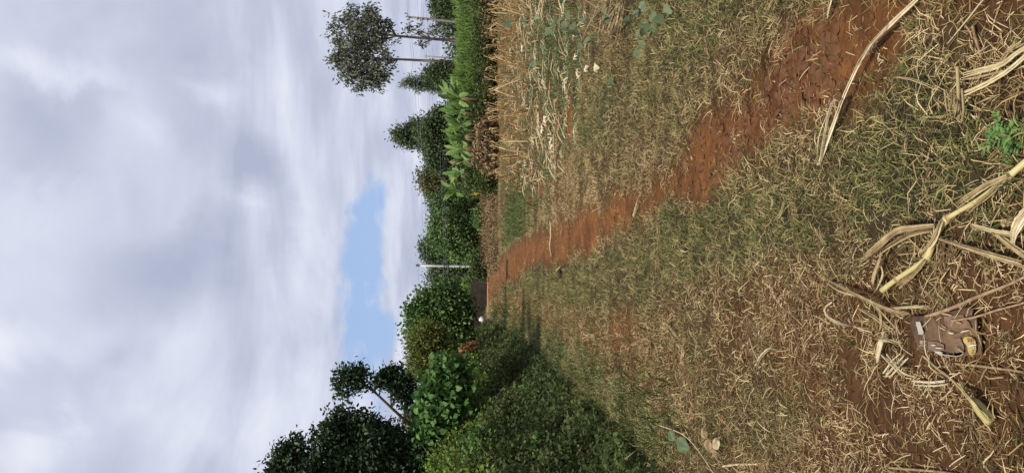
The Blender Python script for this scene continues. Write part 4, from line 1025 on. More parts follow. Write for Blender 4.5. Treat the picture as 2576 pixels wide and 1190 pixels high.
if len(spots) > 298:
    q = np.array(spots[298:]); b = Bag()
    for x_, y_ in q:
        z_ = gz1(x_, y_); h = rng.uniform(.45, .85)
        b.add(*tube([(x_, y_, z_), (x_ + rng.normal() * .04, y_, z_ + h * .5), (x_ + rng.normal() * .09, y_, z_ + h)], .016, 4), tint=rng.random())
        v, q2, tt = ribbon([(x_, y_, z_ + h * .7), (x_ + rng.normal() * .1, y_ - .05, z_ + h * .75), (x_ + rng.normal() * .15, y_ - .05, z_ + h * .3)], .04, (0, -1, .2), .3, .1, 5, [.6, 1, .3], 3)
        b.add(v, q2, tint=tt)
    put('far_stubble', b.mesh('far_stubble', 'maize_stub'), kind='stuff', label='far rows of dry cut maize stalks behind the nearer stubble', cat='stubble')

b = Bag()
for i in range(300):
    y_ = rng.uniform(11.5, 31); x_ = rng.uniform(.9, .36 * y_)
    if x_ < P(1300, 470, y_)[0]: continue
    a = rng.normal(.2, .9); l_ = rng.uniform(.2, .7); z_ = gz1(x_, y_) + .03; d = np.array([math.cos(a), math.sin(a), rng.normal() * .25]) * l_
    b.add(*tube([(x_, y_, z_), np.array([x_, y_, z_ + .03]) + d * .5, np.array([x_, y_, z_]) + d * [1, 1, abs(d[2]) > 0] * [1, 1, .6]], .008, 4), tint=rng.random())
    if rng.random() < .6:
        q0 = np.array([x_, y_, z_ + .05]); e = np.array([rng.normal(), rng.normal(), 0]) * .12
        v, q, tt = ribbon([q0, q0 + e + [0, 0, .06], q0 + e * 2, q0 + e * 2.6 - [0, 0, .05]], .03, (0, -.4, 1), .3, .12, 7, [.6, 1, .9, .2], 3, .1, .4)
        b.add(v, q, tint=np.clip(tt - .05, 0, 1))
put('fallen_stalks', b.mesh('fallen_stalks', 'maize'), kind='stuff', label='tangle of fallen maize stalks and leaves between the stubble rows', cat='fallen stalks')
# ------------------------------------------------------------------ loose things on the ground
def pxw(px, py, wpx):
    """width in metres of wpx picture pixels on the ground there"""
    p = G(px, py); return wpx * math.hypot(p[1], EYE) / FPX
def leaf_strip(pts, wpx, hs=.012, fold=.25, wave=.06, nseg=18, wprof=(.5, 1, .9, .3), cross=7, curl=.06, twist=0.0, rip=.1):
    """dry blade along picture points lying on the ground"""
    hs = [hs] * len(pts) if isinstance(hs, (int, float)) else hs
    w = pxw(*pts[len(pts) // 2], wpx)
    path = np.array([GG(a, b, h) for (a, b), h in zip(pts, hs)])
    w *= .74; side = unit(np.cross(path[-1] - path[0], [0, 0, 1.0])); B_ = Bag(); ns = 3 if wpx > 9 else 2
    for k in range(ns):                                   # a dry blade splits into strands along its veins
        o_ = (k - (ns - 1) / 2) * w * .62 / ns * 1.5
        f = np.linspace(0, 1, len(path))[:, None]
        pk = path + side * o_ * (.45 + .75 * f) + np.array([0, 0, 1]) * (.002 + .004 * rng.random() * (k % 2 + 1))
        pk[-1] = pk[-1] + (pk[-2] - pk[-1]) * rng.uniform(0, .3)
        v, q, tt = ribbon(pk, w * 1.15 / ns ** .8, (rng.normal() * .25, -.25, 1), fold, wave, nseg + 8, list(wprof), cross, curl * .5, twist + rng.normal() * .25, rip + .28)
        B_.add(v, q, tint=np.clip(tt + rng.uniform(-.3, .22), 0, 1))
    return np.concatenate(B_.v), np.concatenate(B_.q), np.concatenate(B_.w)
def leaf_thing(name, label, cat, strips, mat='maize', group=None, part='blade'):
    p0 = GG(*strips[0][0][0])
    if len(strips) == 1:
        a = strips[0]; b = Bag(); v, q, tt = leaf_strip(a[0], a[1], **(a[2] if len(a) > 2 else {})); b.add(v, q, tint=tt)
        return put(name, b.mesh(name, mat, p0), None, p0, label, cat, group)
    t = thing(name, label, cat, p0, group)
    for a in strips:
        b = Bag(); v, q, tt = leaf_strip(a[0], a[1], **(a[2] if len(a) > 2 else {})); b.add(v, q, tint=np.clip(tt + rng.uniform(-.15, .15), 0, 1))
        put(a[3] if len(a) > 3 else part, b.mesh(part, mat, p0), t)
    return t
def stick_thing(name, label, cat, pts, wpx, mat='stick', hs=.012, taper=(1, 1, .6)):
    hs = [hs] * len(pts) if isinstance(hs, (int, float)) else hs
    path = smooth_path([GG(a, b, h) for (a, b), h in zip(pts, hs)], 14); r_ = pxw(*pts[len(pts) // 2], wpx) / 2
    path += np.cumsum(rng.normal(size=path.shape) * r_ * .12, axis=0)
    b = Bag(); b.add(*tube(path, r_ * np.interp(np.linspace(0, 1, 14), np.linspace(0, 1, len(taper)), taper), 7)); 
    return put(name, b.mesh(name, mat, path[0], True), None, path[0], label, cat)
# long pale maize leaf across the red path
leaf_thing('maize_leaf', 'very long pale dry maize leaf lying across the bare red path', 'maize leaf', [
    ([(2330, -22), (2310, 0), (2224, 82), (2176, 141), (2132, 230), (2098, 319), (2061, 421)], 19, dict(hs=[.03, .03, .05, .05, .045, .03, .012], nseg=30, wprof=(.8, .9, 1.1, .65, .75, 1.0, .9), fold=.35, curl=.1), 'blade'),
    ([(2250, 50), (2215, 88), (2188, 120), (2150, 180)], 9, dict(hs=[.05, .07, .07, .05], wprof=(.2, 1, 1, .2)), 'blade'),
    ([(2066, 418), (2080, 330), (2094, 270), (2106, 252), (2116, 262), (2104, 310)], 13, dict(hs=[.01, .05, .06, .08, .05, .03], wprof=(.7, 1, .9, .8, .8, .5), nseg=22), 'folded_blade'),
    ([(2058, 415), (2062, 350), (2085, 285), (2095, 255)], 6, dict(hs=[.01, .02, .03, .03], wprof=(.6, 1, .8, .3)), 'blade')], 'maize_pale')
# broken maize stalk in the foreground
bt_ = GG(2384, 548, .03)
t = thing('broken_maize_stalk', 'broken yellowish maize stalk with joints running in from the bottom edge', 'maize stalk', bt_)
for pts, w in (([(2620, 372), (2576, 411), (2541, 441)], 15), ([(2541, 441), (2470, 497), (2384, 548)], 12), ([(2384, 548), (2368, 570), (2355, 592), (2332, 652)], 16), ([(2332, 652), (2290, 680), (2256, 702), (2220, 730)], 13)):
    path = smooth_path([GG(a, b, .028) for a, b in pts], 8); b = Bag(); rr = pxw(*pts[0], w) / 2
    b.add(*tube(path, rr * np.array([1.15, .95, .9, .9, .9, .9, .95, 1.2]), 8), tint=np.repeat(rng.uniform(.2, .9, 1), 66)); put('stalk_section', b.mesh('stalk_section', 'stem_green', bt_, True), t)
for a, b_ in ((2541, 441), (2384, 548), (2332, 652), (2256, 702)):
    c = GG(a, b_, .028); b = Bag(); b.add(*lump((.013, .013, .011), (0, 0, 0), a, 8)); put('joint', b.mesh('joint', 'stick', smooth=True), t).location = [float(v) for v in (c - bt_)]
for s in [([(2537, 443), (2480, 470), (2440, 497), (2408, 518)], 22, dict(hs=[.045, .05, .05, .03], wprof=(.5, 1, .9, .1))),
          ([(2530, 452), (2490, 490), (2450, 520), (2430, 540)], 20, dict(hs=[.04, .03, .02, .01], wprof=(.5, 1, .9, .1))),
          ([(2372, 556), (2355, 600), (2330, 632), (2316, 640)], 24, dict(hs=[.045, .04, .03, .01], wprof=(.5, 1, .8, .3))),
          ([(2330, 655), (2300, 690), (2270, 712), (2258, 722)], 18, dict(hs=[.04, .03, .02, .01], wprof=(.5, 1, 1, .4))),
          ([(2352, 568), (2300, 574), (2255, 584), (2210, 620), (2160, 660)], 24, dict(hs=[.05, .07, .07, .05, .012], wprof=(.5, 1, 1.1, .9, .1), nseg=24, curl=.15)),
          ([(2348, 580), (2290, 592), (2235, 622), (2195, 650)], 16, dict(hs=[.03, .04, .03, .01], wprof=(.3, 1, 1, .2)))]:
    b = Bag(); v, q, tt = leaf_strip(s[0], s[1], **s[2]); b.add(v, q, tint=np.clip(tt * .8 + rng.uniform(-.1, .2), 0, 1)); put('dry_leaf', b.mesh('dry_leaf', 'maize', bt_), t)
leaf_thing('maize_leaf', 'thin straight pale maize leaf pointing right of the broken stalk to the bottom edge', 'maize leaf', [([(2338, 592), (2395, 610), (2448, 627), (2520, 648), (2590, 668)], 16, dict(hs=.03, wprof=(.3, .35, .7, 1, 1.1), fold=.6))])
leaf_thing('maize_leaf', 'wide crumpled straw maize leaf at the bottom edge beside the thin straight one', 'maize leaf', [([(2446, 566), (2490, 580), (2535, 588), (2560, 592)], 17, dict(hs=.03, wprof=(.7, 1, .9, .5))), ([(2478, 566), (2510, 588), (2550, 620), (2600, 655)], 19, dict(hs=.02, wprof=(.5, 1, 1, 1)))])
leaf_thing('maize_husk', 'pale broad curled maize husk cut by the bottom edge', 'maize husk', [([(2552, 618), (2556, 585), (2572, 552), (2600, 520)], 34, dict(hs=[.01, .04, .04, .02], curl=.25, wprof=(.6, 1, 1, .7)))], 'maize_pale')
leaf_thing('maize_leaf', 'brown narrow maize leaf just left of the broken stalk end', 'maize leaf', [([(2221, 636), (2214, 662), (2204, 690), (2198, 720)], 20, dict(hs=[.05, .04, .03, .012], wprof=(.15, .7, 1, .8), curl=.2))])
# cluster of blades fanned beneath the stalk
leaf_thing('maize_leaf_cluster', 'fan of splayed yellowish maize blades beneath the end of the broken stalk', 'maize leaves', [
    ([(2087, 706), (2130, 728), (2186, 756), (2240, 780), (2292, 794)], 13, dict(hs=[.01, .04, .05, .04, .02], wprof=(.4, 1, 1, .9, .4))),
    ([(2165, 777), (2200, 797), (2228, 818), (2252, 836)], 14, dict(hs=.03, wprof=(.5, 1, .9, .2))),
    ([(2190, 756), (2215, 785), (2220, 812), (2216, 834)], 11, dict(hs=.04, wprof=(.5, 1, .9, .3))),
    ([(2240, 776), (2300, 772), (2344, 774)], 10, dict(hs=.03, wprof=(.7, 1, .4))),
    ([(2180, 750), (2120, 735), (2080, 712)], 8, dict(hs=.02, wprof=(.5, 1, .4))),
    ([(2200, 765), (2245, 815), (2262, 832)], 8, dict(hs=.05, wprof=(.5, 1, .2))),
    ([(2206, 730), (2222, 690), (2212, 655)], 12, dict(hs=.03, wprof=(.4, 1, .3)))])
leaf_thing('maize_husk', 'cream triangular maize husk flap standing between the fan of blades and the cardboard', 'maize husk', [([(2228, 836), (2220, 862), (2213, 885), (2209, 912)], 24, dict(hs=[.03, .05, .04, .012], wprof=(.9, 1, .8, .35), curl=.15))], 'maize_pale')
leaf_thing('straw', 'narrow yellow blade pointing at the cardboard corner', 'straw', [([(2214, 852), (2245, 858), (2274, 866)], 9, dict(hs=.05, wprof=(.5, 1, .2)))])
leaf_thing('crossed_straws', 'bundle of crossed pale straws left of the cardboard', 'straw', [
    ([(2232, 946), (2262, 912), (2280, 894)], 8, dict(hs=.03, wprof=(.8, 1, .6))), ([(2240, 950), (2270, 918), (2288, 898)], 7, dict(hs=.035, wprof=(.8, 1, .6))),
    ([(2226, 938), (2250, 905), (2270, 888)], 6, dict(hs=.03, wprof=(.8, 1, .6))), ([(2222, 892), (2255, 925), (2280, 950)], 7, dict(hs=.045, wprof=(.8, 1, .4))), ([(2232, 890), (2270, 935), (2310, 950)], 6, dict(hs=.05, wprof=(.8, 1, .4)))], 'maize_pale', part='straw')
leaf_thing('straw_pair', 'pair of parallel pale straws pointing left to right below the cardboard', 'straw', [([(2296, 958), (2345, 962), (2394, 956)], 7, dict(hs=.02, wprof=(.7, 1, .7))), ([(2300, 968), (2350, 970), (2390, 966)], 5, dict(hs=.02, wprof=(.7, 1, .7)))], 'maize_pale', part='straw')
# dried stump of a stalk
bs0 = GG(2455, 1015, .02)
t = thing('maize_stump', 'greenish dried maize stump splayed in strands below the cardboard', 'maize stump', bs0)
for k in range(7):
    o_ = (k - 3) * 3.2
    b = Bag(); v, q, tt = leaf_strip([(2420 + rng.uniform(-12, 8), 968 + o_ * .9), (2447 + o_ * .3, 1005 + o_ * .4), (2474, 1036 + o_ * .1), (2494, 1058)], 9, hs=[.012, .03 + .004 * k, .035, .03], wprof=(.4, 1, 1, .9)); b.add(v, q, tint=tt * .7)
    put('strand', b.mesh('strand', 'stem_green', bs0), t)
b = Bag(); b.add(*tube(smooth_path([GG(2448, 1004, .02), GG(2475, 1038, .025), GG(2496, 1060, .02)], 6), [.008, .014, .017, .018, .018, .016], 8), tint=.3); put('butt', b.mesh('butt', 'stem_green', bs0, True), t)
stick_thing('dry_stem', 'long dry stem running from the cardboard towards the dried stump', 'stick', [(2322, 895), (2364, 930), (2400, 960), (2440, 1008)], 6, 'maize')
stick_thing('stick', 'straight brown stick with one end under the cardboard edge, pointing to the bottom', 'stick', [(2402, 914), (2480, 922), (2560, 934), (2620, 946)], 6, 'stick')
stick_thing('stick', 'long brown stick lying over the upper edge of the cardboard', 'stick', [(2330, 797), (2390, 778), (2460, 748), (2530, 722), (2600, 690)], 8, 'stick', [.025, .035, .035, .03, .03])
stick_thing('stick', 'thinner brown stick reaching onto the right part of the cardboard', 'stick', [(2390, 808), (2450, 798), (2510, 780), (2580, 760)], 5, 'stick', .03)
stick_thing('stick', 'pale brown stick at the far left lower corner', 'stick', [(2236, 1176), (2300, 1180), (2360, 1184), (2420, 1190)], 6, 'stick')
stick_thing('stick', 'smooth pale jointed stick at the left edge below the withered leaves', 'stick', [(1818, 1172), (1845, 1168), (1880, 1167), (1905, 1166)], 6, 'maize_pale')
stick_thing('stick', 'long pale straight straw crossing the bean leaves at the left edge', 'straw', [(1660, 1070), (1715, 1090), (1755, 1130), (1795, 1190)], 3, 'maize_pale', .05)
stick_thing('reed', 'long thin reed lying at the upper right of the foreground', 'straw', [(2475, 0), (2430, 55), (2384, 111)], 3, 'maize_pale', .03)
stick_thing('stick', 'short brown straight stick in the grass below the reed', 'stick', [(2447, 66), (2458, 105), (2471, 144)], 6, 'stick')
leaf_thing('curled_leaf', 'pale papery curled leaf strip left of the fan of blades', 'leaf', [([(2096, 760), (2078, 774), (2082, 795), (2110, 812), (2160, 823)], 10, dict(hs=[.03, .035, .03, .02, .01], wprof=(.4, 1, 1, .9, .6), twist=1.2))], 'maize_pale')
leaf_thing('pale_leaf', 'single pale narrow leaf pointing up to the left, alone on the straw', 'leaf', [([(1944, 874), (1928, 884), (1914, 900), (1900, 930)], 13, dict(hs=.03, wprof=(.2, .8, 1, .1), curl=.15))], 'maize_pale')
# leaves at the lower right corner of the upright view
leaf_thing('maize_leaf_pair', 'two long golden maize blades joined at the bottom edge right of the path', 'maize leaves', [
    ([(2600, 110), (2560, 135), (2521, 163), (2470, 178), (2412, 194)], 17, dict(hs=[.05, .06, .06, .06, .05], wprof=(.9, 1, 1, .8, .25), curl=.1)),
    ([(2610, 112), (2576, 149), (2530, 185), (2477, 215), (2421, 240)], 15, dict(hs=[.05, .05, .05, .05, .04], wprof=(.9, 1, 1, .9, .5), curl=.1)),
    ([(2414, 203), (2470, 194), (2540, 176)], 7, dict(hs=.04, wprof=(.2, 1, .6))), ([(2460, 262), (2490, 250), (2520, 240)], 9, dict(hs=.03, wprof=(.3, 1, .4))), ([(2521, 160), (2540, 130), (2590, 100)], 14, dict(hs=.04, wprof=(.2, 1, .9)))])
sh0 = GG(2408, 240, .03)
t = thing('maize_stub', 'grey upright maize stub with split sheath beside the golden blades', 'maize stub', sh0)
for pts, w, mm_ in (([(2408, 168), (2411, 230), (2412, 300)], 7, 'maize'), ([(2420, 225), (2424, 280), (2418, 310)], 5, 'maize')):
    b = Bag(); path = smooth_path([GG(a, c, h) for (a, c), h in zip(pts, (.05, .04, .02))], 7); b.add(*tube(path, pxw(*pts[1], w) / 2, 7), tint=.4); put('stalk', b.mesh('stalk', mm_, sh0, True), t)
for pts, w in (([(2382, 225), (2388, 270), (2396, 318)], 13), ([(2400, 220), (2400, 260), (2394, 305)], 12), ([(2412, 240), (2406, 280), (2402, 300)], 12)):
    b = Bag(); v, q, tt = leaf_strip(pts, w, hs=[.03, .05, .012], wprof=(.4, 1, .3)); b.add(v, q, tint=tt); put('sheath', b.mesh('sheath', 'maize', sh0), t)
leaf_thing('straw', 'narrow yellow arched blade pointing at the grey stub', 'straw', [([(2256, 194), (2290, 199), (2325, 210), (2362, 226)], 7, dict(hs=.05, wprof=(.5, 1, .9, .3)))])
leaf_thing('maize_leaf', 'small pale maize leaf at the upper edge of the red soil', 'maize leaf', [([(2096, -8), (2088, 22), (2082, 48)], 12, dict(hs=.03, wprof=(.5, 1, .4)))], 'maize_pale')
leaf_thing('maize_leaf', 'two curled brown leaf scraps in the grass beside the middle of the path', 'maize leaf', [([(1935, 490), (1945, 505), (1940, 530)], 9, dict(hs=.03, wprof=(.4, 1, .3))), ([(1975, 508), (1968, 535), (1950, 560)], 9, dict(hs=.03, wprof=(.4, 1, .3)))])
leaf_thing('maize_leaf', 'two pale leaf strips lying on the path where it narrows', 'maize leaf', [([(1605, 500), (1600, 522), (1592, 545)], 9, dict(hs=.03, wprof=(.3, 1, .4))), ([(1608, 515), (1598, 540), (1592, 560)], 7, dict(hs=.02, wprof=(.3, 1, .4)))], 'maize_pale')
stick_thing('stick', 'white straight stick lying across the path beyond its bend', 'stick', [(1384, 556), (1387, 590), (1385, 618), (1388, 642)], 4, 'maize_pale')
leaf_thing('maize_leaf', 'pair of long dry strips in the straw left of the middle', 'maize leaf', [([(1678, 815), (1690, 830), (1705, 850)], 10, dict(hs=.03, wprof=(.4, 1, .6))), ([(1672, 808), (1690, 845), (1700, 862)], 5, dict(hs=.02, wprof=(.5, 1, .4))), ([(1715, 870), (1722, 885), (1712, 905)], 6, dict(hs=.03, wprof=(.4, 1, .4)))])

# cardboard scrap with a yellow printed blob
cpts = [(2285, 797), (2330, 794), (2400, 782), (2437, 772), (2446, 782), (2443, 796), (2455, 800), (2456, 818), (2459, 840), (2468, 852), (2466, 872), (2469, 893), (2440, 893), (2411, 899), (2380, 888), (2340, 884), (2310, 878), (2297, 840)]
cz = max(gz1(*G(a, b)[:2]) for a in range(2285, 2475, 20) for b in range(775, 900, 15)) + .012
c0 = G(2380, 838, cz)
t = thing('cardboard_scrap', 'torn brown cardboard scrap with a yellow printed foot shaped patch', 'cardboard', c0)
top = np.array([G(a, b, cz + .0008 * math.sin(i * 2.1)) for i, (a, b) in enumerate(cpts)])
n = len(top); bot = top - [0, 0, .005]
b = Bag(); b.add(np.concatenate([top, bot, [c0 + [0, 0, .002]], [c0 - [0, 0, .005]]]), [(i, n + i, n + (i + 1) % n, (i + 1) % n) for i in range(n)],
                 [(2 * n, i, (i + 1) % n) for i in range(n)] + [(2 * n + 1, n + (i + 1) % n, n + i) for i in range(n)])
M['cardboard'] = mat_solid('cardboard', (.085, .047, .025), (.165, .100, .056), 16, .85, .25, stretch=(1, 1, 1))
put('sheet', b.mesh('sheet', 'cardboard', c0), t)
def flat_poly(name, pts, dz, mat, parent):
    v = np.array([G(a, b_, cz + dz) for a, b_ in pts]); b = Bag(); cc = v.mean(axis=0); k = len(v)
    b.add(np.concatenate([v, [cc]]), t=[(k, (i + 1) % k, i) for i in range(k)]); return put(name, b.mesh(name, mat, c0), parent)
M['print_yellow'] = mat_solid('print_yellow', (.30, .20, .045), (.44, .33, .11), 30, .6, 0)
M['print_orange'] = mat_solid('print_orange', (.24, .115, .03), (.32, .18, .05), 60, .6, 0)
M['print_white'] = mat_solid('print_white', (.27, .24, .18), (.40, .37, .29), 25, .7, 0)
M['tape'] = mat_solid('tape', (.12, .082, .052), (.165, .115, .078), 60, .6, 0)
M['card_inner'] = mat_solid('card_inner', (.12, .070, .040), (.18, .112, .068), 60, .8, .2)
# crop of the cardboard: 0.1273 picture px per crop px, origin (2285.5, 757.6)
def cq(x, y): return (2285.5 + .1273 * x, 757.6 + .1273 * y)
flat_poly('torn_layer', [cq(*p_) for p_ in ((850, 290), (1080, 260), (1090, 330), (1200, 420), (1250, 540), (900, 530), (720, 500), (700, 300))], .007, 'card_inner', t)
flat_poly('grey_print', [cq(*p_) for p_ in ((380, 790), (560, 800), (700, 860), (700, 975), (540, 970), (395, 965))], .0072, 'tape', t)
flat_poly('grey_print', [cq(*p_) for p_ in ((885, 740), (1020, 720), (1100, 900), (1080, 1060), (930, 1030))], .0072, 'card_inner', t)
flat_poly('yellow_patch', [cq(*p_) for p_ in ((1075, 760), (1100, 715), (1180, 695), (1260, 705), (1310, 760), (1330, 830), (1335, 950), (1320, 1030), (1270, 1065), (1210, 1055), (1175, 1000), (1165, 920), (1130, 850), (1085, 805))], .010, 'print_yellow', t)
flat_poly('orange_top', [cq(*p_) for p_ in ((1150, 720), (1250, 712), (1295, 760), (1280, 800), (1200, 810), (1140, 760))], .0125, 'print_orange', t)
flat_poly('white_edge', [cq(*p_) for p_ in ((500, 985), (620, 990), (760, 1045), (900, 1080), (1020, 1070), (1110, 1000), (1050, 1075), (900, 1095), (740, 1070), (610, 1060), (540, 1020))], .008, 'print_white', t)
flat_poly('label_sticker', [cq(*p_) for p_ in ((140, 410), (225, 400), (300, 620), (280, 660), (200, 655))], .010, 'print_white', t)
def letter(s, x, y, size, mat, ang=0):
    """flat printed letter lying on the card; upright as the picture shows it"""
    cu = bpy.data.curves.new('letter', 'FONT'); cu.body = s; cu.align_x = 'CENTER'; cu.align_y = 'CENTER'; cu.size = 1
    o = bpy.data.objects.new('letter', cu); COL.objects.link(o)
    dg = bpy.context.evaluated_depsgraph_get(); me = bpy.data.meshes.new_from_object(o.evaluated_get(dg))
    bpy.data.objects.remove(o); me.materials.clear(); me.materials.append(M[mat]); me.name = 'letter'
    co = np.array([v.co[:] for v in me.vertices]); ca, sa = math.cos(ang), math.sin(ang)
    pos = [G(*cq(x + size * (a * ca - b_ * sa), y - size * (a * sa + b_ * ca)), cz + .015) - c0 for a, b_, _ in co]
    for v, p_ in zip(me.vertices, pos): v.co = p_
    put('letter', me, t)
for s, x_, y_, sz_ in (('M', 1205, 790, 110), ('O', 1235, 880, 120), ('O', 1258, 925, 100), ('Z', 1262, 1005, 110)): letter(s, x_, y_, sz_, 'print_white' if s == 'O' else 'card_inner')
letter('IEY', 285, 815, 95, 'print_white'); letter('Y', 322, 885, 80, 'print_white')
for k in range(9):
    a, b_ = rng.uniform(2320, 2440), rng.uniform(805, 880); an = rng.uniform(-.5, .9); l_ = rng.uniform(8, 26)
    p0, p1 = G(a, b_, cz + .012), G(a + l_ * math.cos(an), b_ + l_ * math.sin(an), cz + .012)
    b = Bag(); b.add(*tube([p0, (p0 + p1) / 2 + [0, 0, .006], p1], .0022, 4), tint=rng.random())
    put('straw', b.mesh('straw', 'maize_pale', p0), None, p0, 'thin straw lying on top of the torn cardboard', 'straw', 'straws on the cardboard')

# pale husks in the furrows of the field
for i, (a, b_, sz_, lab) in enumerate([(1393, 364, 26, 'large white torn husk at the near end of the furrow'), (1352, 152, 18, 'white husk knot between green weeds in the furrow'), (1318, 119, 12, 'small white husk just in front of the stubble'),
        (1456, 145, 16, 'cream husk in the bare furrow beside the bindweed'), (1486, 168, 18, 'broad cream husk at the near side of the furrow'), (1512, 172, 17, 'cream husk nearest the grass by the maize heap'),
        (1464, 185, 15, 'twisted cream husk in the middle of the furrow'), (1370, 325, 17, 'long cream husk curled in the furrow, next to the white one'), (1378, 295, 16, 'husk with raised tip, right of the curled one'), (1332, 400, 16, 'husk at the left end of the furrow below the last stalks'),
        (1325, 412, 12, 'small husk at the very left end of the stubble'), (1372, 210, 15, 'cream husk lying along the furrow among weeds')]):
    p0 = GG(a, b_); t = thing('maize_husk', lab, 'maize husk', p0, 'pale husks along the furrow')
    for k in range(4):
        an = rng.uniform(0, 6.28); l_ = sz_ * rng.uniform(.6, 1.1)
        q0 = p0; d = np.array([math.cos(an), math.sin(an), 0]) * pxw(a, b_, l_)
        v, q, tt = ribbon([q0 + [0, 0, .02], q0 + d * .4 + [0, 0, .07], q0 + d * .8 + [0, 0, .07], q0 + d + [0, 0, .03]], pxw(a, b_, sz_ * .45), (0, -.3, 1), .2, .1, 8, [.5, 1, .9, .1], 5, .2, .5)
        b = Bag(); b.add(v, q, tint=np.clip(tt + .3, 0, 1)); put('husk_leaf', b.mesh('husk_leaf', 'maize_pale', p0), t)
# heap of long dry blades at the right edge
strips = []
for k in range(17):
    a0, b0 = 1500 + rng.uniform(0, 75), rng.uniform(-25, 20); a1, b1 = a0 + rng.normal(-20, 22), b0 + rng.uniform(45, 130)
    strips.append(([(a0, b0), ((a0 + a1) / 2 + rng.normal() * 5, (b0 + b1) / 2), (a1, b1)], rng.uniform(4, 9), dict(hs=[rng.uniform(.03, .2), rng.uniform(.04, .22), rng.uniform(.01, .08)], wprof=(.7, 1, .3), nseg=10, cross=5)))
leaf_thing('maize_heap', 'heap of long dry maize blades at the right edge behind the bindweed', 'maize heap', strips, 'maize')
# bindweed climbing over dry stalks
p0 = GG(1545, 70)
t = thing('bindweed', 'bindweed with round grey green leaves trailing over dry stalks at the right edge', 'bindweed', p0)
def Q(px_, py_): return P(px_, py_, np.interp(px_, [1270, 1400, 1560, 1650], [8.2, 7.9, 7.4, 6.6]))
for pts in ([(1575, 75), (1530, 40), (1482, 7), (1440, -20)], [(1566, 102), (1500, 70), (1422, 37), (1330, 52), (1285, 60)], [(1590, 110), (1620, 60), (1645, 30)], [(1600, 125), (1620, 90), (1660, 60)]):
    b = Bag(); path = smooth_path([Q(*p_) for p_ in pts], 14); b.add(*tube(path, .005, 5)); put('stem', b.mesh('stem', 'stick', p0, True), t)
lb = Bag(); leaves(lb, [(0, 0, 0)], [(1, 0, 0)], [(0, 0, 1)], 1.0, 'heart', .5); lm = []
for k in range(5):
    b = Bag(); leaves(b, [(0, 0, 0)], [(1, 0, 0)], [(0, 0, 1)], 1.0, 'heart', np.array([.15 + .17 * k]), 1.05); lm.append(b.mesh('leaf', 'leaf_vine'))
cz_pts = [(330, 150), (210, 150), (400, 140), (540, 120), (490, 170), (550, 190), (600, 180), (450, 240), (660, 190), (700, 170), (610, 220), (700, 280), (730, 310), (760, 290), (830, 130), (870, 160), (1010, 160), (1080, 70), (1140, 30), (1120, 190), (1130, 240), (1200, 140), (1260, 120), (1090, 340), (1130, 310), (1190, 200), (420, 340), (380, 380), (380, 440), (950, 520), (990, 580), (510, 190), (640, 160), (590, 150), (680, 210), (1100, 210), (1160, 250), (1170, 170), (1145, 45), (1310, 60), (215, 190)]
for (a, b_) in cz_pts:
    c = Q(1199.6 + .3714 * a + rng.normal() * 2, .3714 * b_ + rng.normal() * 2); c = c + [0, rng.uniform(-.25, .25), 0]
    zmin = gz1(c[0], c[1]) + .02
    if c[2] < zmin: c = GG(1199.6 + .3714 * a, .3714 * b_, .03)
    o = put('leaf', lm[rng.integers(0, 5)], t, c - p0); s = rng.uniform(.06, .095); o.scale = (s, s, s)
    o.rotation_euler = Vector((rng.normal() * .5, -.75 + rng.normal() * .4, .55 + rng.normal() * .3)).to_track_quat('Z', 'X').to_euler()
    o.rotation_euler.rotate_axis('Z', rng.uniform(0, 6.28))
# green cut-leaved weed at the bottom edge
c = GG(2553, 342); t = thing('marigold_weed', 'bright green weed with finely cut leaves at the bottom edge', 'weed', c)
b = Bag()
for k in range(16):
    a = rng.uniform(0, 6.28); d = np.array([math.cos(a), math.sin(a), rng.uniform(.15, .9)]); l_ = rng.uniform(.035, .07)
    q0 = c + np.array([0, 0, .015]); path = smooth_path([q0, q0 + d * l_ * .6, q0 + d * l_ + [0, 0, -.012]], 7)
    for i in range(1, 7):
        sd_ = unit(np.cross(d, [0, 0, 1])); 
        for sgn in (-1, 1):
            leaves(b, [path[i]], [unit(sd_ * sgn + d * .6)], [unit(np.array([0, 0, 1]) + rng.normal(size=3) * .3)], rng.uniform(.018, .028), 'lance', np.array([rng.uniform(.3, .9)]), 1.5)
put('foliage', b.mesh('foliage', 'leaf_heart', c), t)
b = Bag(); b.add(*tube([c, c + [0, 0, .02], c + [.004, 0, .04]], .003, 5)); put('stem', b.mesh('stem', 'stick', c), t)
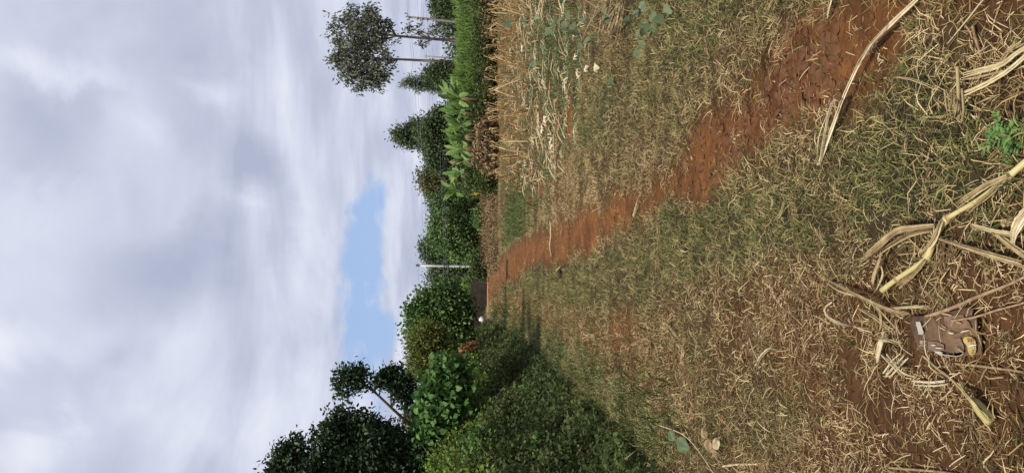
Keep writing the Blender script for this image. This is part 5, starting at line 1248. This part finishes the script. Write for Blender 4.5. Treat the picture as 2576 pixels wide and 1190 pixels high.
# big bean leaves and withered leaves by the left edge
for (a, b_, sz_, mt_, lab) in [(1692, 1093, .10, 'leaf_vine', 'smaller of the two broad green leaves on the ground near the bank'), (1718, 1118, .135, 'leaf_vine', 'larger of the two broad green leaves on the ground near the bank'),
        (1806, 1115, .075, 'maize_pale', 'oval cream withered leaf beside the broad green leaves'), (1786, 1120, .075, 'leaf_dead', 'crumpled brown withered leaf touching the cream one'), (1776, 1088, .07, 'leaf_dead', 'brown withered leaf nearest the broad green leaves'),
        (1797, 1138, .06, 'leaf_dead', 'brown rolled leaf at the edge below the cream leaf'), (1385, 887, .17, 'leaf_vine', 'broad pale green leaf standing at the foot of the dark creeper')]:
    c = GG(a, b_, .05); b = Bag(); d = unit(np.array([rng.normal(), rng.normal(), .15]))
    v, q, tt = ribbon([c - d * sz_ * .5, c - d * sz_ * .2 + [0, 0, .012], c + d * sz_ * .2 + [0, 0, .012], c + d * sz_ * .5], sz_ * .8, (0, -.6, .8), .18, .07, 10, [.15, .75, 1, 1, .85, .05], 7, .1)
    b.add(v, q, tint=tt); put('leaf', b.mesh('leaf', mt_, c), None, c, lab, 'leaf')
# dark thing on the grass of the middle strip
c = GG(1412, 690, .02); t = thing('dark_stone', 'dark rounded stone with a pale leaf leaning on it in the middle grass', 'stone', c)
b = Bag(); b.add(*lump((.065, .05, .045), (0, 0, .02), 77, 10)); M['stone_dark'] = mat_solid('stone_dark', (.022, .024, .016), (.045, .046, .03), 12, .8, .3); put('body', b.mesh('body', 'stone_dark', smooth=True), t)
leaf_thing('pale_leaf', 'pale narrow leaf leaning against the dark stone', 'leaf', [([(1398, 682), (1404, 676), (1412, 670)], 6, dict(hs=[.03, .09, .14], wprof=(.5, 1, .4)))], 'maize_pale')

# scraps of dry maize leaf scattered over the foreground, each lying by itself
sm = []
for k in range(8):
    l_ = rng.uniform(.025, .075); b = Bag()
    v, q, tt = ribbon([(-l_, 0, .004), (-l_ * .3, rng.normal() * .003, .010), (l_ * .4, rng.normal() * .004, .009), (l_, rng.normal() * .008, .004)], rng.uniform(.0035, .0075), (0, 0, 1), .2, .02, 5, [.7, 1, .95, .5], 3, .05, rng.uniform(-.3, .3))
    b.add(v, q, tint=tt); sm.append(b.mesh('leaf_scrap', 'maize_pale' if k % 3 == 0 else 'maize'))
k = 0
while k < 260:
    px_ = 1640 + 936 * rng.random() ** .9; py_ = rng.uniform(-20, 1200); p_ = G(px_, py_)
    F_ = fields(p_[:1], p_[1:2])
    if rng.random() > .25 + .6 * F_['litter'][0] - .15 * F_['path'][0]: continue
    o = put('leaf_scrap', sm[k % 8], None, (p_[0], p_[1], gz1(p_[0], p_[1]) + .02), 'small scrap of dry maize leaf lying on the foreground ground', 'leaf scrap', 'dry maize leaf scraps on the ground')
    s = rng.uniform(.45, 1.0) * np.interp(px_, [1640, 2300], [1.3, .8]); o.scale = (s, s, s); o.rotation_euler = (rng.normal() * .15, rng.normal() * .12, rng.uniform(0, 6.28)); k += 1
